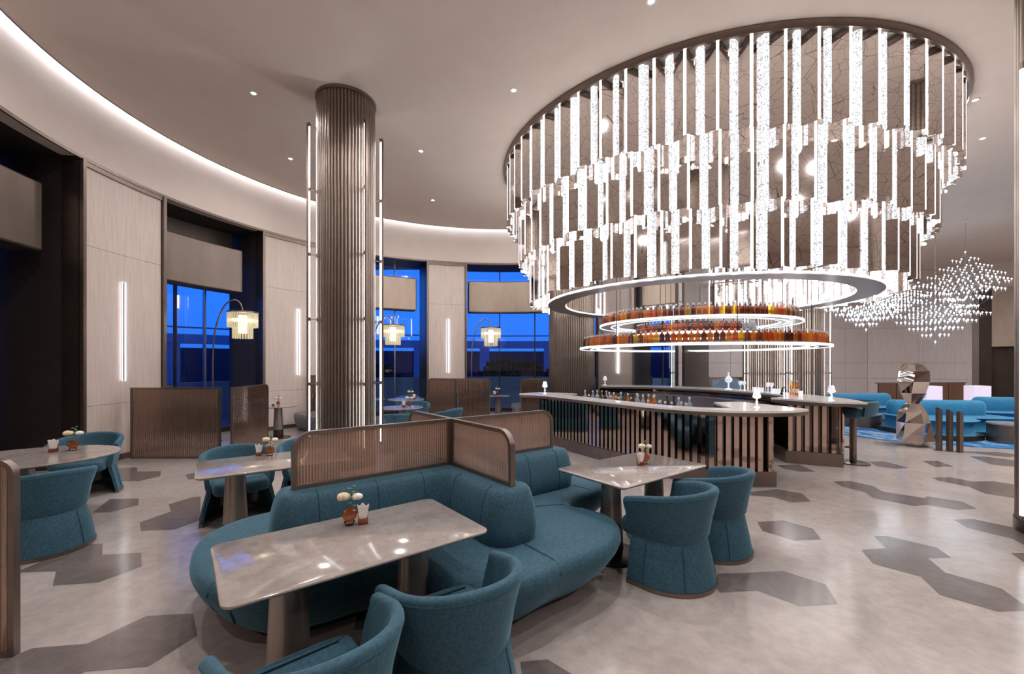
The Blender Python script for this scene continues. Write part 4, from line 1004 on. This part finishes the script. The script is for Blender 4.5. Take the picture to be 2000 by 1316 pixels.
def tall_screen(x0, y0, x1, y1, h, label):
    t = empty('leather_screen', (0, 0, 0), 0, label, 'screen', 'brown panelled screens behind the blue sofas')
    n = 5
    for k in range(n):
        p, q = lerp((x0, y0), (x1, y1), k/n+.004), lerp((x0, y0), (x1, y1), (k+1)/n-.004); m = MB(); wallseg(m, p, q, .05, h, .06); m.build('leather_panel', 'brown_leather', t, 0)
    m = MB(); wallseg(m, (x0-.05, y0), (x1+.05, y1), h, h+.03, .08); wallseg(m, (x0-.05, y0), (x1+.05, y1), 0, .05, .08); m.build('frame', 'bronze', t, 0)
tall_screen(12.6, 14.6, 15.9, 14.9, 1.05, 'long brown leather screen behind the sculpture and blue sofas')
for x, y, lb in ((13.35, 13.6, 'left of the sculpture'), (15.0, 13.7, 'right of the sculpture')):
    t = empty('table_lamp', (x, y, .0), 0, 'pale square-shaded lamp on a side table, '+lb, 'lamp', 'pale lamps behind the blue sofas')
    m = MB(); m.cyl((0, 0, 0), .22, .22, 0, .45, 20); m.build('pedestal_table', 'bronze', t)
    m = MB(); m.cyl((0, 0, 0), .02, .02, .45, .56, 10); m.build('stem', 'bronze', t)
    m = MB(); m.prism(rrect(0, 0, .52, .4, .05), .55, 1.02); m.build('lamp_shade', 'lamp_shade_pale', t, 30)

# -- starburst pendants
bulb_me = MB().ball((0, 0, 0), .019, 5).mesh('led_bulb', 'bulb_white')
def starburst(x, y, z, half, hh, up, label):
    t = empty('starburst_pendant', (x, y, z), .35, label, 'pendant light', 'diamond-shaped LED pendant lights')
    pts = []; n = 4
    lay = []
    for k in range(-n, n+1):
        if not up and k > 0: continue
        m_ = n-abs(k)
        for i in range(-m_, m_+1, 1):
            for j in range(-m_, m_+1, 1):
                if (abs(i) == m_ or abs(j) == m_ or (i+j+k) % 2 == 0): lay.append((i/n*half*.78, j/n*half*.78, k/n*hh))
    w_ = MB(); st = MB()
    cap = []
    for p in lay:
        d = Vector(p)*1.04; w_.tube([(p[0]*.15, p[1]*.15, p[2]*.15), p], .0016, 3)
    sq = lambda k: [(s1*(n-abs(k))/n*half*.78, s2*(n-abs(k))/n*half*.78, k/n*hh) for s1, s2 in ((1, 1), (-1, 1), (-1, -1), (1, -1))]
    for k in range(-n+1, n): 
        if not up and k > 0: continue
        w_.tube(sq(k), .0025, 3, True)
    for c in sq(0):
        w_.tube([c, (0, 0, -hh)], .0025, 3)
        if up: w_.tube([c, (0, 0, hh)], .0025, 3)
    w_.build('wire_frame', 'steel', t, 0)
    m = MB(); m.tube([(0, 0, -.1), (0, 0, CEIL-z)], .004, 5); m.build('hanging_wire', 'steel', t)
    m = MB(); m.cyl((0, 0, 0), .10, .10, CEIL-z-.03, CEIL-z-.001, 20); m.build('canopy', 'white_ceramic', t)
    for p in lay[:100]:
        for s_ in (-1,):
            o = bpy.data.objects.new('led_bulb', bulb_me); COL.objects.link(o); o.parent = t; o.location = p; o.scale = (1, 1, 1.6)
    if len(lay) > 100:
        m = MB()
        for p in lay[100:]: m.ball(p, .019, 4)
        tag(m.build('led_bulbs', 'bulb_white', t, 0), kind='stuff')
    m = MB()
    for p in lay: m.tube([(p[0], p[1], p[2]-.08), (p[0], p[1], p[2]-.01)], .005, 4)
    tag(m.build('bulb_stem', 'crystal_glow', t, 0), kind='stuff')
def pos(px, py, Y): return ((px-1000)/830*Y, Y, 1.75+(709-py)/830*Y)
starburst(10.25, 12.3, 3.34, .86, .62, False, 'leftmost of the four starburst pendants, an upside-down pyramid')
starburst(13.6, 15.2, 4.1, .95, .62, True, 'starburst pendant in the middle, partly hidden by the others')
starburst(12.85, 13.0-.1, 3.22, 1.10, .82, True, 'lowest and largest of the starburst pendants')
starburst(14.4, 13.5, 4.30, 1.10, .98, True, 'rightmost and highest of the starburst pendants')
print('OBJECTS', len(bpy.data.objects))
